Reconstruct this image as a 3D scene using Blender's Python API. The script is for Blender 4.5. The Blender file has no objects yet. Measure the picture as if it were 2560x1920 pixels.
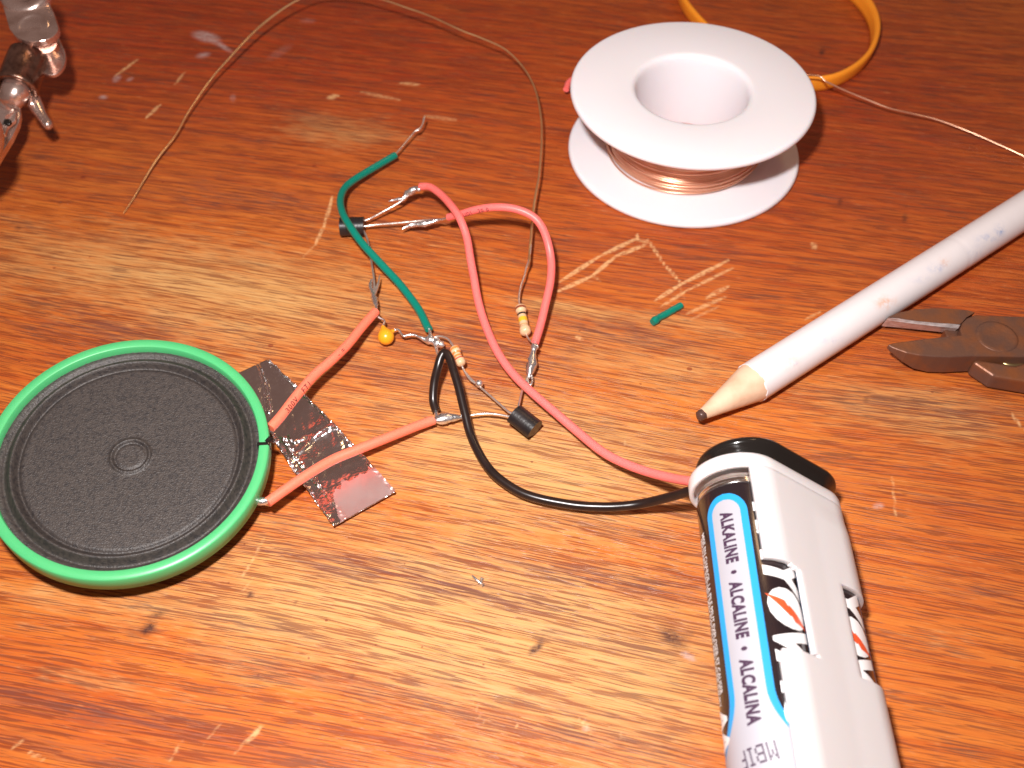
import bpy, bmesh, math, random
import numpy as np
from mathutils import Vector, Matrix, noise as mnoise
random.seed(7); RNG = np.random.default_rng(7)
MM = 0.001
S = bpy.context.scene
COL = S.collection
rad = math.radians

# ------------------------------------------------------------------ camera
F_PX, TILT, CAM_H = 2512.0, rad(50.8), 162.0          # focal length for a 2560 px wide frame, tilt below the horizon, height (mm)
FW = np.array([0, math.cos(TILT), -math.sin(TILT)])
RT = np.array([1.0, 0, 0]); UP = np.array([0, math.sin(TILT), math.cos(TILT)])
CAM = np.array([0, 0, CAM_H])
def P(px, py, z=0.0):
    """point at height z (mm) seen at a position of the photograph"""
    d = FW * F_PX + RT * (px - 1280) - UP * (py - 960)
    return CAM + d * ((z - CAM_H) / d[2])
cd = bpy.data.cameras.new('camera'); cam = bpy.data.objects.new('camera', cd); COL.objects.link(cam)
cam.location = CAM * MM
cam.rotation_euler = (math.pi / 2 - TILT, 0, 0)
cd.sensor_width = 36; cd.lens = 36 * F_PX / 2560
cd.clip_start = 0.005; cd.clip_end = 20
cd.dof.use_dof = True; cd.dof.focus_distance = 0.190; cd.dof.aperture_fstop = 26
S.camera = cam

# ------------------------------------------------------------------ light
w = bpy.data.worlds.new('World'); S.world = w; w.use_nodes = True
bg = w.node_tree.nodes['Background']; bg.inputs[0].default_value = (1.0, 0.58, 0.46, 1); bg.inputs[1].default_value = 0.095
def area(name, loc, aim, size, power, color, shape='DISK'):
    l = bpy.data.lights.new(name, 'AREA'); l.shape = shape; l.size = size; l.energy = power; l.color = color
    o = bpy.data.objects.new(name, l); COL.objects.link(o); o.location = loc
    o.rotation_euler = (Vector(aim) - Vector(loc)).to_track_quat('-Z', 'Y').to_euler()
    return o
fl = CAM + RT * (-22) + UP * 46 - FW * 4
area('camera_flash', fl * MM, P(1330, 620, 0) * MM, 0.015, 0.57, (1.0, 0.955, 0.93))
area('ceiling_lamp', (0.55, 0.95, 1.5), (0, 0.12, 0), 0.30, 1.7, (1.0, 0.62, 0.32))
vs = S.view_settings; vs.view_transform = 'Standard'; vs.look = 'None'; vs.exposure = 0.72; vs.gamma = 1
S.render.engine = 'CYCLES'
S.cycles.use_denoising = True
S.cycles.max_bounces = 8; S.cycles.sample_clamp_indirect = 4

# ------------------------------------------------------------------ helpers
def link(o, parent=None):
    COL.objects.link(o)
    if parent is not None: o.parent = parent
    return o
def tag(o, label=None, cat=None, group=None, kind=None):
    if label: o['label'] = label
    if cat: o['category'] = cat
    if group: o['group'] = group
    if kind: o['kind'] = kind
    return o
def empty(name, loc, label, cat, group=None):
    o = bpy.data.objects.new(name, None); COL.objects.link(o); o.empty_display_size = 0.005
    o.location = Vector(np.array(loc, float) * MM)
    return tag(o, label, cat, group)
class MB:
    """collects vertices (mm, world) and faces for one mesh"""
    def __init__(s): s.v = []; s.f = []; s.smooth = []
    def add(s, V, F, smooth=True):
        b = len(s.v); s.v.extend([tuple(map(float, p)) for p in V]); s.f.extend([tuple(b + i for i in f) for f in F]); s.smooth.extend([smooth] * len(F)); return s
    def build(s, name, m, parent=None, bevel=0, solid=0, sub=0):
        me = bpy.data.meshes.new(name)
        off = np.array(parent_loc(parent)) if parent is not None else np.zeros(3)
        V = np.array(s.v, float) * MM - off
        me.from_pydata(V.tolist(), [], s.f); me.update()
        me.polygons.foreach_set('use_smooth', s.smooth)
        me.materials.append(m)
        bm = bmesh.new(); bm.from_mesh(me); bmesh.ops.recalc_face_normals(bm, faces=bm.faces); bm.to_mesh(me); bm.free()
        o = bpy.data.objects.new(name, me)
        if parent is None:                       # origin at the lowest middle of the mesh
            lo, hi = V.min(0), V.max(0); c = np.array([(lo[0] + hi[0]) / 2, (lo[1] + hi[1]) / 2, lo[2]])
            me.transform(Matrix.Translation(-Vector(c))); o.location = Vector(c)
        link(o, parent)
        if solid:
            q = o.modifiers.new('solid', 'SOLIDIFY'); q.thickness = solid * MM; q.offset = -1
        if bevel:
            q = o.modifiers.new('bevel', 'BEVEL'); q.width = bevel * MM; q.segments = 3; q.limit_method = 'ANGLE'; q.angle_limit = rad(35)
        if sub:
            q = o.modifiers.new('sub', 'SUBSURF'); q.levels = sub; q.render_levels = sub
        return o
def parent_loc(p):
    l = np.zeros(3)
    while p is not None: l = l + np.array(p.location); p = p.parent
    return l
def smooth_path(pts, step=0.5):
    """centripetal-like Catmull-Rom through pts, resampled about every step mm"""
    p = np.array(pts, float)
    if len(p) == 2:
        n = max(2, int(np.linalg.norm(p[1] - p[0]) / step)); t = np.linspace(0, 1, n + 1)[:, None]; return p[0] * (1 - t) + p[1] * t
    q = np.vstack([2 * p[0] - p[1], p, 2 * p[-1] - p[-2]]); out = []
    for i in range(1, len(q) - 2):
        a, b, c, d = q[i - 1], q[i], q[i + 1], q[i + 2]
        n = max(2, int(np.linalg.norm(c[:3] - b[:3]) / step))
        for t in np.arange(n) / n:
            out.append(0.5 * ((2 * b) + (c - a) * t + (2 * a - 5 * b + 4 * c - d) * t * t + (3 * b - a - 3 * c + d) * t ** 3))
    out.append(p[-1]); return np.array(out)
def frames(c):
    T = np.gradient(c, axis=0); T /= np.linalg.norm(T, axis=1)[:, None] + 1e-12
    n = np.cross(T[0], [0, 0, 1.0]); n = n if np.linalg.norm(n) > 1e-3 else np.array([1.0, 0, 0]); n /= np.linalg.norm(n)
    N = []
    for t in T:
        n = n - t * (n @ t); n /= np.linalg.norm(n); N.append(n.copy())
    N = np.array(N); return T, N, np.cross(T, N)
def tube(mb, pts, r, segs=14, step=0.5, rough=0.0, raw=False, caps=True, freq=1.2, seed=0.0):
    """pts: (x,y,z) or (x,y,z,r) in mm"""
    pts = [list(p) for p in pts]
    if len(pts[0]) == 3: pts = [p + [r] for p in pts]
    c4 = np.array(pts, float) if raw else smooth_path(pts, step)
    c, R = c4[:, :3], np.maximum(c4[:, 3], 0.02)
    T, N, B = frames(c); V = []; n = len(c)
    for i in range(n):
        for k in range(segs):
            a = 2 * math.pi * k / segs; d = N[i] * math.cos(a) + B[i] * math.sin(a); rr = R[i]
            if rough: q = c[i] + d * rr; rr *= 1 + rough * mnoise.noise(Vector(q * freq + seed))
            V.append(c[i] + d * rr)
    Fs = [(i * segs + k, i * segs + (k + 1) % segs, (i + 1) * segs + (k + 1) % segs, (i + 1) * segs + k) for i in range(n - 1) for k in range(segs)]
    mb.add(V, Fs)
    if caps:
        mb.add(V[:segs], [tuple(range(segs))[::-1]], False); mb.add(V[-segs:], [tuple(range(segs))], False)
    return c
def px(*pts):
    """(px,py,z[,r]) rows -> world rows"""
    return [list(P(p[0], p[1], p[2])) + list(p[3:]) for p in pts]
def lathe(mb, prof, c=(0, 0, 0), ax=(0, 0, 1), segs=96, closed=False, a0=0, a1=2 * math.pi):
    """prof: (r,h) rows about axis ax through c"""
    ax = np.array(ax, float); ax /= np.linalg.norm(ax)
    u = np.cross(ax, [0, 1, 0]) if abs(ax[1]) < .9 else np.cross(ax, [1, 0, 0]); u /= np.linalg.norm(u); v = np.cross(ax, u)
    full = abs(a1 - a0 - 2 * math.pi) < 1e-6; n = segs if full else segs + 1; V = []
    for r, h in prof:
        for k in range(n):
            a = a0 + (a1 - a0) * k / segs; V.append(np.array(c) + ax * h + (u * math.cos(a) + v * math.sin(a)) * max(r, 1e-4))
    m = len(prof); Fs = []
    for i in range(m if closed else m - 1):
        j = (i + 1) % m
        for k in range(segs):
            k2 = (k + 1) % n; Fs.append((i * n + k, i * n + k2, j * n + k2, j * n + k))
    mb.add(V, Fs); return mb
def prism(mb, bottom, top, smooth=False):
    n = len(bottom); V = list(bottom) + list(top)
    Fs = [tuple(range(n))[::-1], tuple(range(n, 2 * n))] + [(i, (i + 1) % n, n + (i + 1) % n, n + i) for i in range(n)]
    return mb.add(V, Fs, smooth)
def text_geo(s, size, bold=0.0, shear=0.0, spacing=1.0, cut=None, width=None):
    cu = bpy.data.curves.new('t', 'FONT'); cu.body = s; cu.size = size; cu.offset = bold; cu.shear = shear; cu.space_character = spacing
    cu.resolution_u = 4
    o = bpy.data.objects.new('t', cu); COL.objects.link(o)
    bpy.context.view_layer.update()
    me = bpy.data.meshes.new_from_object(o.evaluated_get(bpy.context.evaluated_depsgraph_get()))
    bm = bmesh.new(); bm.from_mesh(me)
    xs = [v.co.x for v in bm.verts]; ys = [v.co.y for v in bm.verts]
    if width:
        k = width / (max(xs) - min(xs))
        for v in bm.verts: v.co.x = (v.co.x - min(xs)) * k
    if cut:
        y = min(ys) + cut
        while y < max(ys):
            bmesh.ops.bisect_plane(bm, geom=bm.verts[:] + bm.edges[:] + bm.faces[:], plane_co=(0, y, 0), plane_no=(0, 1, 0)); y += cut
        xx = [v.co.x for v in bm.verts]; x = min(xx) + cut * 2
        while x < max(xx):
            bmesh.ops.bisect_plane(bm, geom=bm.verts[:] + bm.edges[:] + bm.faces[:], plane_co=(x, 0, 0), plane_no=(1, 0, 0)); x += cut * 2
    bm.verts.index_update()
    V = np.array([v.co[:] for v in bm.verts]); Fs = [tuple(v.index for v in f.verts) for f in bm.faces]
    bm.free(); bpy.data.objects.remove(o); bpy.data.curves.remove(cu); bpy.data.meshes.remove(me)
    return V, Fs

# ------------------------------------------------------------------ materials
def mat(name, col, rough=0.5, metal=0.0, coat=0.0, coat_rough=0.1, sss=0.0, sss_r=1.0, trans=0.0, ior=1.5, spec=0.5,
        var=0.0, var_col=None, var_scale=300.0, bump=0.0, bump_scale=800.0, rough_var=0.0):
    m = bpy.data.materials.new(name); m.use_nodes = True; nt = m.node_tree; b = nt.nodes['Principled BSDF']
    b.inputs['Base Color'].default_value = (*col, 1); b.inputs['Roughness'].default_value = rough; b.inputs['Metallic'].default_value = metal
    b.inputs['Coat Weight'].default_value = coat; b.inputs['Coat Roughness'].default_value = coat_rough; b.inputs['IOR'].default_value = ior
    b.inputs['Specular IOR Level'].default_value = spec
    if sss:
        b.inputs['Subsurface Weight'].default_value = sss; b.inputs['Subsurface Radius'].default_value = (1, .6, .45); b.inputs['Subsurface Scale'].default_value = sss_r * MM
    b.inputs['Transmission Weight'].default_value = trans
    geo = nt.nodes.new('ShaderNodeNewGeometry')
    def nz(scale, detail=4.0):
        n = nt.nodes.new('ShaderNodeTexNoise'); n.inputs['Scale'].default_value = scale; n.inputs['Detail'].default_value = detail
        nt.links.new(geo.outputs['Position'], n.inputs['Vector']); return n
    n1 = nz(var_scale)
    mix = nt.nodes.new('ShaderNodeMix'); mix.data_type = 'RGBA'
    mix.inputs['A'].default_value = (*col, 1); mix.inputs['B'].default_value = (*(var_col or tuple(c * .7 for c in col)), 1)
    rp = nt.nodes.new('ShaderNodeMapRange'); rp.inputs['From Min'].default_value = .42; rp.inputs['From Max'].default_value = .68; rp.inputs['To Max'].default_value = max(var, .04)
    nt.links.new(n1.outputs[0], rp.inputs['Value']); nt.links.new(rp.outputs[0], mix.inputs['Factor']); nt.links.new(mix.outputs['Result'], b.inputs['Base Color'])
    if rough_var:
        r2 = nt.nodes.new('ShaderNodeMapRange'); r2.inputs['To Min'].default_value = max(rough - rough_var, .02); r2.inputs['To Max'].default_value = rough + rough_var
        nt.links.new(nz(var_scale * 2.3).outputs[0], r2.inputs['Value']); nt.links.new(r2.outputs[0], b.inputs['Roughness'])
    if bump:
        n2 = nz(bump_scale); bp = nt.nodes.new('ShaderNodeBump'); bp.inputs['Strength'].default_value = bump; bp.inputs['Distance'].default_value = 0.0003
        nt.links.new(n2.outputs[0], bp.inputs['Height']); nt.links.new(bp.outputs[0], b.inputs['Normal'])
    return m
M = {}
M['green_ins'] = mat('green_insulation', (0.0, 0.19, 0.135), .32, sss=.1, sss_r=.5, bump=.08, bump_scale=500)
M['red_ins'] = mat('red_insulation', (0.97, 0.18, 0.165), .35, sss=.25, sss_r=.8, bump=.08, bump_scale=400)
M['coral_ins'] = mat('orange_red_insulation', (0.97, 0.20, 0.12), .42, sss=.25, sss_r=.8, bump=.10, bump_scale=400)
M['black_ins'] = mat('black_insulation', (0.014, 0.008, 0.007), .28, var=.5, var_col=(.03, .015, .012), bump=.08, bump_scale=400)
M['ink'] = mat('black_ink', (0.03, 0.012, 0.02), .5)
M['tin'] = mat('tinned_wire', (0.86, 0.76, 0.70), .33, .86, var=.4, var_col=(.5, .4, .34), var_scale=700, bump=.25, bump_scale=1500)
M['solder'] = mat('solder', (0.90, 0.89, 0.90), .27, .93, var=.35, var_col=(.6, .56, .56), var_scale=900, bump=.35, bump_scale=1400, rough_var=.1)
M['copper'] = mat('bare_copper', (0.97, 0.58, 0.40), .30, .92, var=.4, var_col=(.7, .33, .2), var_scale=150)
M['antenna'] = mat('enamelled_copper', (1.0, 0.70, 0.36), .28, .85, var=.6, var_col=(.5, .18, .07), var_scale=60)
M['epoxy'] = mat('black_epoxy', (0.012, 0.009, 0.010), .36, bump=.15, bump_scale=1800, var=.5, var_col=(.035, .022, .02))
M['white_pl'] = mat('white_nylon', (0.84, 0.805, 0.84), .40, sss=.35, sss_r=3.0, var=.15, var_col=(.82, .78, .83), var_scale=40)
M['speaker_green'] = mat('green_plastic', (0.075, 0.44, 0.165), .38, sss=.2, sss_r=.8, var=.25, var_col=(.12, .50, .18), var_scale=60, bump=.05, bump_scale=700)
M['cone'] = mat('black_paper', (0.050, 0.040, 0.036), .46, spec=.55, var=.9, var_col=(.020, .017, .018), var_scale=1500, bump=.5, bump_scale=3600)
M['steel'] = mat('dull_steel', (0.25, 0.24, 0.24), .4, .9)
M['magnet'] = mat('ferrite', (0.03, 0.03, 0.032), .6)
M['yellow_cap'] = mat('yellow_dip', (0.86, 0.36, 0.015), .28, sss=.2, sss_r=.5, var=.2, var_col=(.8, .28, .01), var_scale=400)
M['beige'] = mat('resistor_beige', (0.72, 0.46, 0.27), .35, sss=.1, sss_r=.3, coat=.3)
M['b_brown'] = mat('band_brown', (0.25, 0.06, 0.025), .35); M['b_black'] = mat('band_black', (0.012, 0.01, 0.01), .35)
M['b_yellow'] = mat('band_yellow', (0.80, 0.45, 0.03), .35); M['b_gold'] = mat('band_gold', (0.60, 0.36, 0.13), .3, .3)
M['b_orange'] = mat('band_orange', (0.78, 0.22, 0.05), .35); M['b_red'] = mat('band_red', (0.55, 0.06, 0.03), .35)
M['orange_band'] = mat('orange_silicone', (1.0, 0.33, 0.02), .5, sss=.25, sss_r=1.0)
M['pencil_paint'] = None
M['pencil_wood'] = mat('cedar_wood', (0.76, 0.52, 0.36), .6, var=.5, var_col=(.55, .31, .18), var_scale=260, bump=.2, bump_scale=900)
M['graphite'] = mat('graphite', (0.10, 0.050, 0.040), .3, .2, bump=.5, bump_scale=900)
M['plier'] = mat('rusty_steel', (0.15, 0.074, 0.052), .42, .4, var=.9, var_col=(.25, .085, .03), var_scale=190, bump=.16, bump_scale=1100, rough_var=.12)
M['edge_steel'] = mat('ground_steel', (0.80, 0.70, 0.68), .4, .4, var=.5, var_col=(.3, .22, .2), var_scale=700, bump=.4, bump_scale=1500)
M['chrome'] = mat('nickel_plate', (0.86, 0.70, 0.64), .25, .92, var=.6, var_col=(.50, .34, .28), var_scale=220, bump=.2, bump_scale=900, rough_var=.1)
M['dark_nickel'] = mat('nickel_dark_reflections', (0.36, 0.22, 0.17), .26, .95, var=.9, var_col=(.14, .07, .05), var_scale=520, bump=.3, bump_scale=1500)  # nickel darkened so its colour carries the barrel's brown reflections
M['black_pl'] = mat('gloss_black_plastic', (0.012, 0.010, 0.009), .15, bump=.05, bump_scale=300)
M['bat_black'] = mat('battery_black', (0.016, 0.010, 0.012), .22, coat=.5, coat_rough=.08, var=.5, var_col=(.03, .014, .014), var_scale=500)
M['bat_silver'] = mat('battery_silver', (0.43, 0.42, 0.47), .42, .12, var=.2, var_col=(.47, .46, .50))
M['bat_blue'] = mat('battery_blue', (0.02, 0.30, 0.66), .35)
M['bat_white'] = mat('battery_white', (0.85, 0.84, 0.85), .4)
M['bat_ink'] = mat('battery_ink', (0.05, 0.02, 0.05), .5)
M['bat_red'] = mat('battery_red', (0.80, 0.10, 0.03), .4)
M['bat_cap'] = mat('battery_steel', (0.80, 0.76, 0.72), .16, 1)
def frosted():
    m = mat('frosted_plastic', (0.88, 0.83, 0.835), .38, sss=.25, sss_r=2.0, var=.12, var_col=(.80, .78, .83), var_scale=60)
    nt = m.node_tree; b = nt.nodes['Principled BSDF']; out = nt.nodes['Material Output']
    tr = nt.nodes.new('ShaderNodeBsdfRefraction'); tr.inputs['Roughness'].default_value = .30; tr.inputs['IOR'].default_value = 1.02; tr.inputs['Color'].default_value = (.9, .88, .9, 1)
    mx = nt.nodes.new('ShaderNodeMixShader'); mx.inputs[0].default_value = .20
    nt.links.new(b.outputs[0], mx.inputs[1]); nt.links.new(tr.outputs[0], mx.inputs[2]); nt.links.new(mx.outputs[0], out.inputs[0]); return m
M['frost'] = frosted()
def foil_mat():
    m = mat('aluminium_foil', (0.90, 0.85, 0.86), .19, 1, rough_var=.05, var_scale=300)
    nt = m.node_tree; b = nt.nodes['Principled BSDF']; geo = nt.nodes.new('ShaderNodeNewGeometry')
    h = None
    for sc, st in ((420, .5), (1600, .18)):
        v = nt.nodes.new('ShaderNodeTexVoronoi'); v.inputs['Scale'].default_value = sc; nt.links.new(geo.outputs['Position'], v.inputs['Vector'])
        bp = nt.nodes.new('ShaderNodeBump'); bp.inputs['Strength'].default_value = st * 1.2; bp.inputs['Distance'].default_value = .00025
        nt.links.new(v.outputs['Distance'], bp.inputs['Height'])
        if h: nt.links.new(h.outputs[0], bp.inputs['Normal'])
        h = bp
    nt.links.new(h.outputs[0], b.inputs['Normal']); return m
M['foil'] = foil_mat()
def pencil_paint():
    m = mat('white_paint', (0.82, 0.775, 0.79), .4, coat=.15, bump=.08, bump_scale=500)
    nt = m.node_tree; b = nt.nodes['Principled BSDF']; L = nt.links
    at = nt.nodes.new('ShaderNodeVertexColor'); at.layer_name = 'smudge'
    sep = nt.nodes.new('ShaderNodeSeparateColor'); L.new(at.outputs[0], sep.inputs[0])
    geo = nt.nodes.new('ShaderNodeNewGeometry'); n = nt.nodes.new('ShaderNodeTexNoise'); n.inputs['Scale'].default_value = 700; n.inputs['Detail'].default_value = 8; n.inputs['Roughness'].default_value = .75
    L.new(geo.outputs['Position'], n.inputs['Vector'])
    prev = b.inputs['Base Color'].links[0].from_socket
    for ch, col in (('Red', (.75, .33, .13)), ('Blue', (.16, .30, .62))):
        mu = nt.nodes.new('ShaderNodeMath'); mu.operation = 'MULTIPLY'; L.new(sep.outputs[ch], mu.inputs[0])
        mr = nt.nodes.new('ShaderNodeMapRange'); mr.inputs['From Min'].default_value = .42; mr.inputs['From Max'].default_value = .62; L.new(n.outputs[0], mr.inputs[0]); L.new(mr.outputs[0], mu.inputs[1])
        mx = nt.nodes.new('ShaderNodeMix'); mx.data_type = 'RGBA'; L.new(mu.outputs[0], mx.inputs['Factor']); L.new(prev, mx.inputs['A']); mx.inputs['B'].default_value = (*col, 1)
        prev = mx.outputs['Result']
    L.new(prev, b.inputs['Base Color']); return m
M['pencil_paint'] = pencil_paint()

# ------------------------------------------------------------------ table top
GRAIN = rad(-11.5)
def wood():
    m = bpy.data.materials.new('worn_varnished_oak'); m.use_nodes = True; nt = m.node_tree; L = nt.links; b = nt.nodes['Principled BSDF']
    def nd(t, **k):
        n = nt.nodes.new(t)
        for a, v in k.items(): setattr(n, a, v)
        return n
    def math_(op, a, b_=None, clamp=False):
        n = nd('ShaderNodeMath', operation=op); n.use_clamp = clamp
        for i, x in enumerate((a, b_)):
            if x is None: continue
            if isinstance(x, (int, float)): n.inputs[i].default_value = x
            else: L.new(x, n.inputs[i])
        return n.outputs[0]
    def rng(x, a, b_, c=0.0, d=1.0, interp='LINEAR'):
        n = nd('ShaderNodeMapRange', interpolation_type=interp); L.new(x, n.inputs['Value'])
        for k, v in (('From Min', a), ('From Max', b_), ('To Min', c), ('To Max', d)): n.inputs[k].default_value = v
        return n.outputs[0]
    def mix(f, a, b_, mode='MIX'):
        n = nd('ShaderNodeMix', data_type='RGBA', blend_type=mode)
        if isinstance(f, (int, float)): n.inputs['Factor'].default_value = f
        else: L.new(f, n.inputs['Factor'])
        for k, v in (('A', a), ('B', b_)):
            if isinstance(v, tuple): n.inputs[k].default_value = (*v, 1)
            else: L.new(v, n.inputs[k])
        return n.outputs['Result']
    geo = nd('ShaderNodeNewGeometry')
    mp = nd('ShaderNodeMapping'); mp.vector_type = 'POINT'; mp.inputs['Rotation'].default_value = (0, 0, -GRAIN); mp.inputs['Scale'].default_value = (1000, 1000, 1000)
    L.new(geo.outputs['Position'], mp.inputs['Vector'])          # millimetres, x along the grain
    # slow waviness of the grain
    wv = nd('ShaderNodeTexNoise'); wv.inputs['Scale'].default_value = 1; wv.inputs['Detail'].default_value = 1
    sc0 = nd('ShaderNodeVectorMath', operation='MULTIPLY'); sc0.inputs[1].default_value = (.006, .011, 0); L.new(mp.outputs[0], sc0.inputs[0]); L.new(sc0.outputs[0], wv.inputs['Vector'])
    off = nd('ShaderNodeCombineXYZ'); L.new(math_('MULTIPLY', math_('SUBTRACT', wv.outputs[0], .5), 13.0), off.inputs['Y'])
    base = nd('ShaderNodeVectorMath', operation='ADD'); L.new(mp.outputs[0], base.inputs[0]); L.new(off.outputs[0], base.inputs[1])
    def nz(lx, ly, detail=2.0, rough=.5, seed=0.0, dist=0.0):
        s = nd('ShaderNodeVectorMath', operation='MULTIPLY_ADD'); s.inputs[1].default_value = (1 / lx, 1 / ly, 1); s.inputs[2].default_value = (seed, seed * 1.7, seed)
        L.new(base.outputs[0], s.inputs[0]); n = nd('ShaderNodeTexNoise'); n.inputs['Scale'].default_value = 1; n.inputs['Detail'].default_value = detail; n.inputs['Roughness'].default_value = rough; n.inputs['Distortion'].default_value = dist
        L.new(s.outputs[0], n.inputs['Vector']); return n.outputs[0]
    A = nd('ShaderNodeVertexColor', layer_name='masks_a'); B = nd('ShaderNodeVertexColor', layer_name='masks_b')
    sa = nd('ShaderNodeSeparateColor'); L.new(A.outputs[0], sa.inputs[0]); sb = nd('ShaderNodeSeparateColor'); L.new(B.outputs[0], sb.inputs[0])
    wear, scratch, stain_shadow = sa.outputs[0], sa.outputs[1], sa.outputs[2]
    red, dark, glue = sb.outputs[0], sb.outputs[1], sb.outputs[2]
    streak = nz(38, 1.7, 3, .6, 3.1)          # long streaks
    fib = nz(14, .27, 4, .62, 8.2)              # fibres
    pore = nz(7.5, .27, 1.5, .5, 14.7)        # pores: short dark dashes
    pore2 = nz(4.2, .30, 2, .5, 21.3, .2)
    chips = nz(4.2, .52, 4, .62, 33.0)         # where the varnish has chipped along the grain
    blot = nz(17, 6, 4, .6, 41.0)
    # bare worn wood and varnished wood; dim far end painted as deeper red
    bare = mix(rng(streak, .36, .66), (.60, .325, .118), (.54, .240, .070))
    bare = mix(rng(fib, .42, .7, 0, .40), bare, (.64, .38, .17))
    bare = mix(rng(fib, .30, .48, .34, 0), bare, (.36, .115, .026))
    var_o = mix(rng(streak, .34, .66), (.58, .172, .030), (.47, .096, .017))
    var_r_dim = mix(rng(streak, .34, .66), (.44, .050, .010), (.28, .023, .007))
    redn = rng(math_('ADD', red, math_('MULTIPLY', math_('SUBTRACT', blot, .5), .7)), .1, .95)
    var = mix(redn, var_o, var_r_dim)
    var = mix(rng(fib, .45, .72, 0, .42), var, (.66, .18, .025))
    var = mix(rng(fib, .30, .46, .42, 0), var, (.26, .036, .010))
    wf = math_('ADD', wear, math_('MULTIPLY', math_('SUBTRACT', math_('ADD', math_('MULTIPLY', chips, .62), math_('MULTIPLY', blot, .5)), .54), 1.25))
    wmask = rng(wf, .22, .76)
    col = mix(wmask, var, bare)
    lpor = nz(16, .22, 1.0, .5, 93.0)
    col = mix(math_('MULTIPLY', rng(lpor, .58, .66), .55), col, (.30, .085, .020))
    # pale chips inside the varnish
    chip = rng(math_('ADD', chips, math_('MULTIPLY', wear, .03)), .60, .70)
    col = mix(math_('MULTIPLY', chip, .30), col, (.70, .32, .13))
    # greyish open-grain
    gg = math_('MULTIPLY', rng(pore2, .56, .66), rng(math_('ADD', blot, math_('MULTIPLY', dark, .34)), .56, .74))
    col = mix(math_('MULTIPLY', gg, .55), col, (.20, .10, .07))
    # pores
    dens = rng(math_('ADD', math_('ADD', streak, math_('MULTIPLY', dark, .22)), 0.0), .34, .66, .02, .12)
    pm = rng(math_('ADD', pore, dens), .60, .66)
    col = mix(math_('MULTIPLY', pm, rng(dark, 0, 1, .66, .85)), col, mix(rng(blot, .4, .7), (.19, .034, .011), (.10, .042, .03)))
    dk = math_('MULTIPLY', dark, rng(nz(11, .62, 3, .6, 57.0), .42, .62))
    col = mix(math_('MULTIPLY', dk, .85), col, (.155, .055, .045))
    # resin drops
    vo = nd('ShaderNodeTexVoronoi'); vo.inputs['Scale'].default_value = 1; vo.inputs['Randomness'].default_value = 1
    vs_ = nd('ShaderNodeVectorMath', operation='MULTIPLY'); vs_.inputs[1].default_value = (.09, .11, 0); L.new(mp.outputs[0], vs_.inputs[0]); L.new(vs_.outputs[0], vo.inputs['Vector'])
    vsep = nd('ShaderNodeSeparateColor'); L.new(vo.outputs['Color'], vsep.inputs[0])
    dot = math_('LESS_THAN', vo.outputs['Distance'], math_('MULTIPLY', math_('POWER', vsep.outputs[0], 3.0), .085))
    col = mix(math_('MULTIPLY', dot, .72), col, (.21, .034, .014))
    vo2 = nd('ShaderNodeTexVoronoi'); vo2.inputs['Scale'].default_value = 1
    vs2 = nd('ShaderNodeVectorMath', operation='MULTIPLY'); vs2.inputs[1].default_value = (.27, .30, 0); L.new(mp.outputs[0], vs2.inputs[0]); L.new(vs2.outputs[0], vo2.inputs['Vector'])
    vsep2 = nd('ShaderNodeSeparateColor'); L.new(vo2.outputs['Color'], vsep2.inputs[0])
    dot2 = math_('LESS_THAN', vo2.outputs['Distance'], math_('MULTIPLY', math_('POWER', vsep2.outputs[0], 4.0), .085))
    col = mix(math_('MULTIPLY', dot2, .6), col, (.16, .03, .015))
    # scratches, stains, a shadow spot and dried glue painted where the photograph shows them
    brk = nz(1.3, .9, 4, .7, 71.0)
    col = mix(math_('MULTIPLY', rng(scratch, .12, .6), rng(brk, .36, .56, .12, .85)), col, (.74, .42, .19))
    col = mix(math_('MULTIPLY', rng(stain_shadow, .1, .7), rng(brk, .30, .60, .35, .95)), col, (.065, .022, .018))
    col = mix(math_('MULTIPLY', rng(glue, .15, .6), rng(brk, .34, .6, .25, .8)), col, (.50, .36, .34))
    L.new(col, b.inputs['Base Color'])
    # gloss
    rr = mix(wmask, (.34, .34, .34), (.50, .50, .50)); rr = mix(math_('MULTIPLY', gg, .9), rr, (.28, .28, .28))
    L.new(rr, b.inputs['Roughness']); b.inputs['Specular IOR Level'].default_value = .30
    b.inputs['Coat Weight'].default_value = .10; b.inputs['Coat Roughness'].default_value = .25
    h = math_('ADD', math_('MULTIPLY', pm, -1.0), math_('MULTIPLY', fib, .7)); h = math_('ADD', h, math_('MULTIPLY', scratch, -.6)); h = math_('ADD', h, math_('MULTIPLY', wmask, -.25))
    h = math_('ADD', h, math_('MULTIPLY', brk, .5))
    bp = nd('ShaderNodeBump'); bp.inputs['Strength'].default_value = .45; bp.inputs['Distance'].default_value = .00014
    L.new(h, bp.inputs['Height']); L.new(bp.outputs[0], b.inputs['Normal'])
    L.new(bp.outputs[0], b.inputs['Coat Normal'])
    return m

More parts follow.
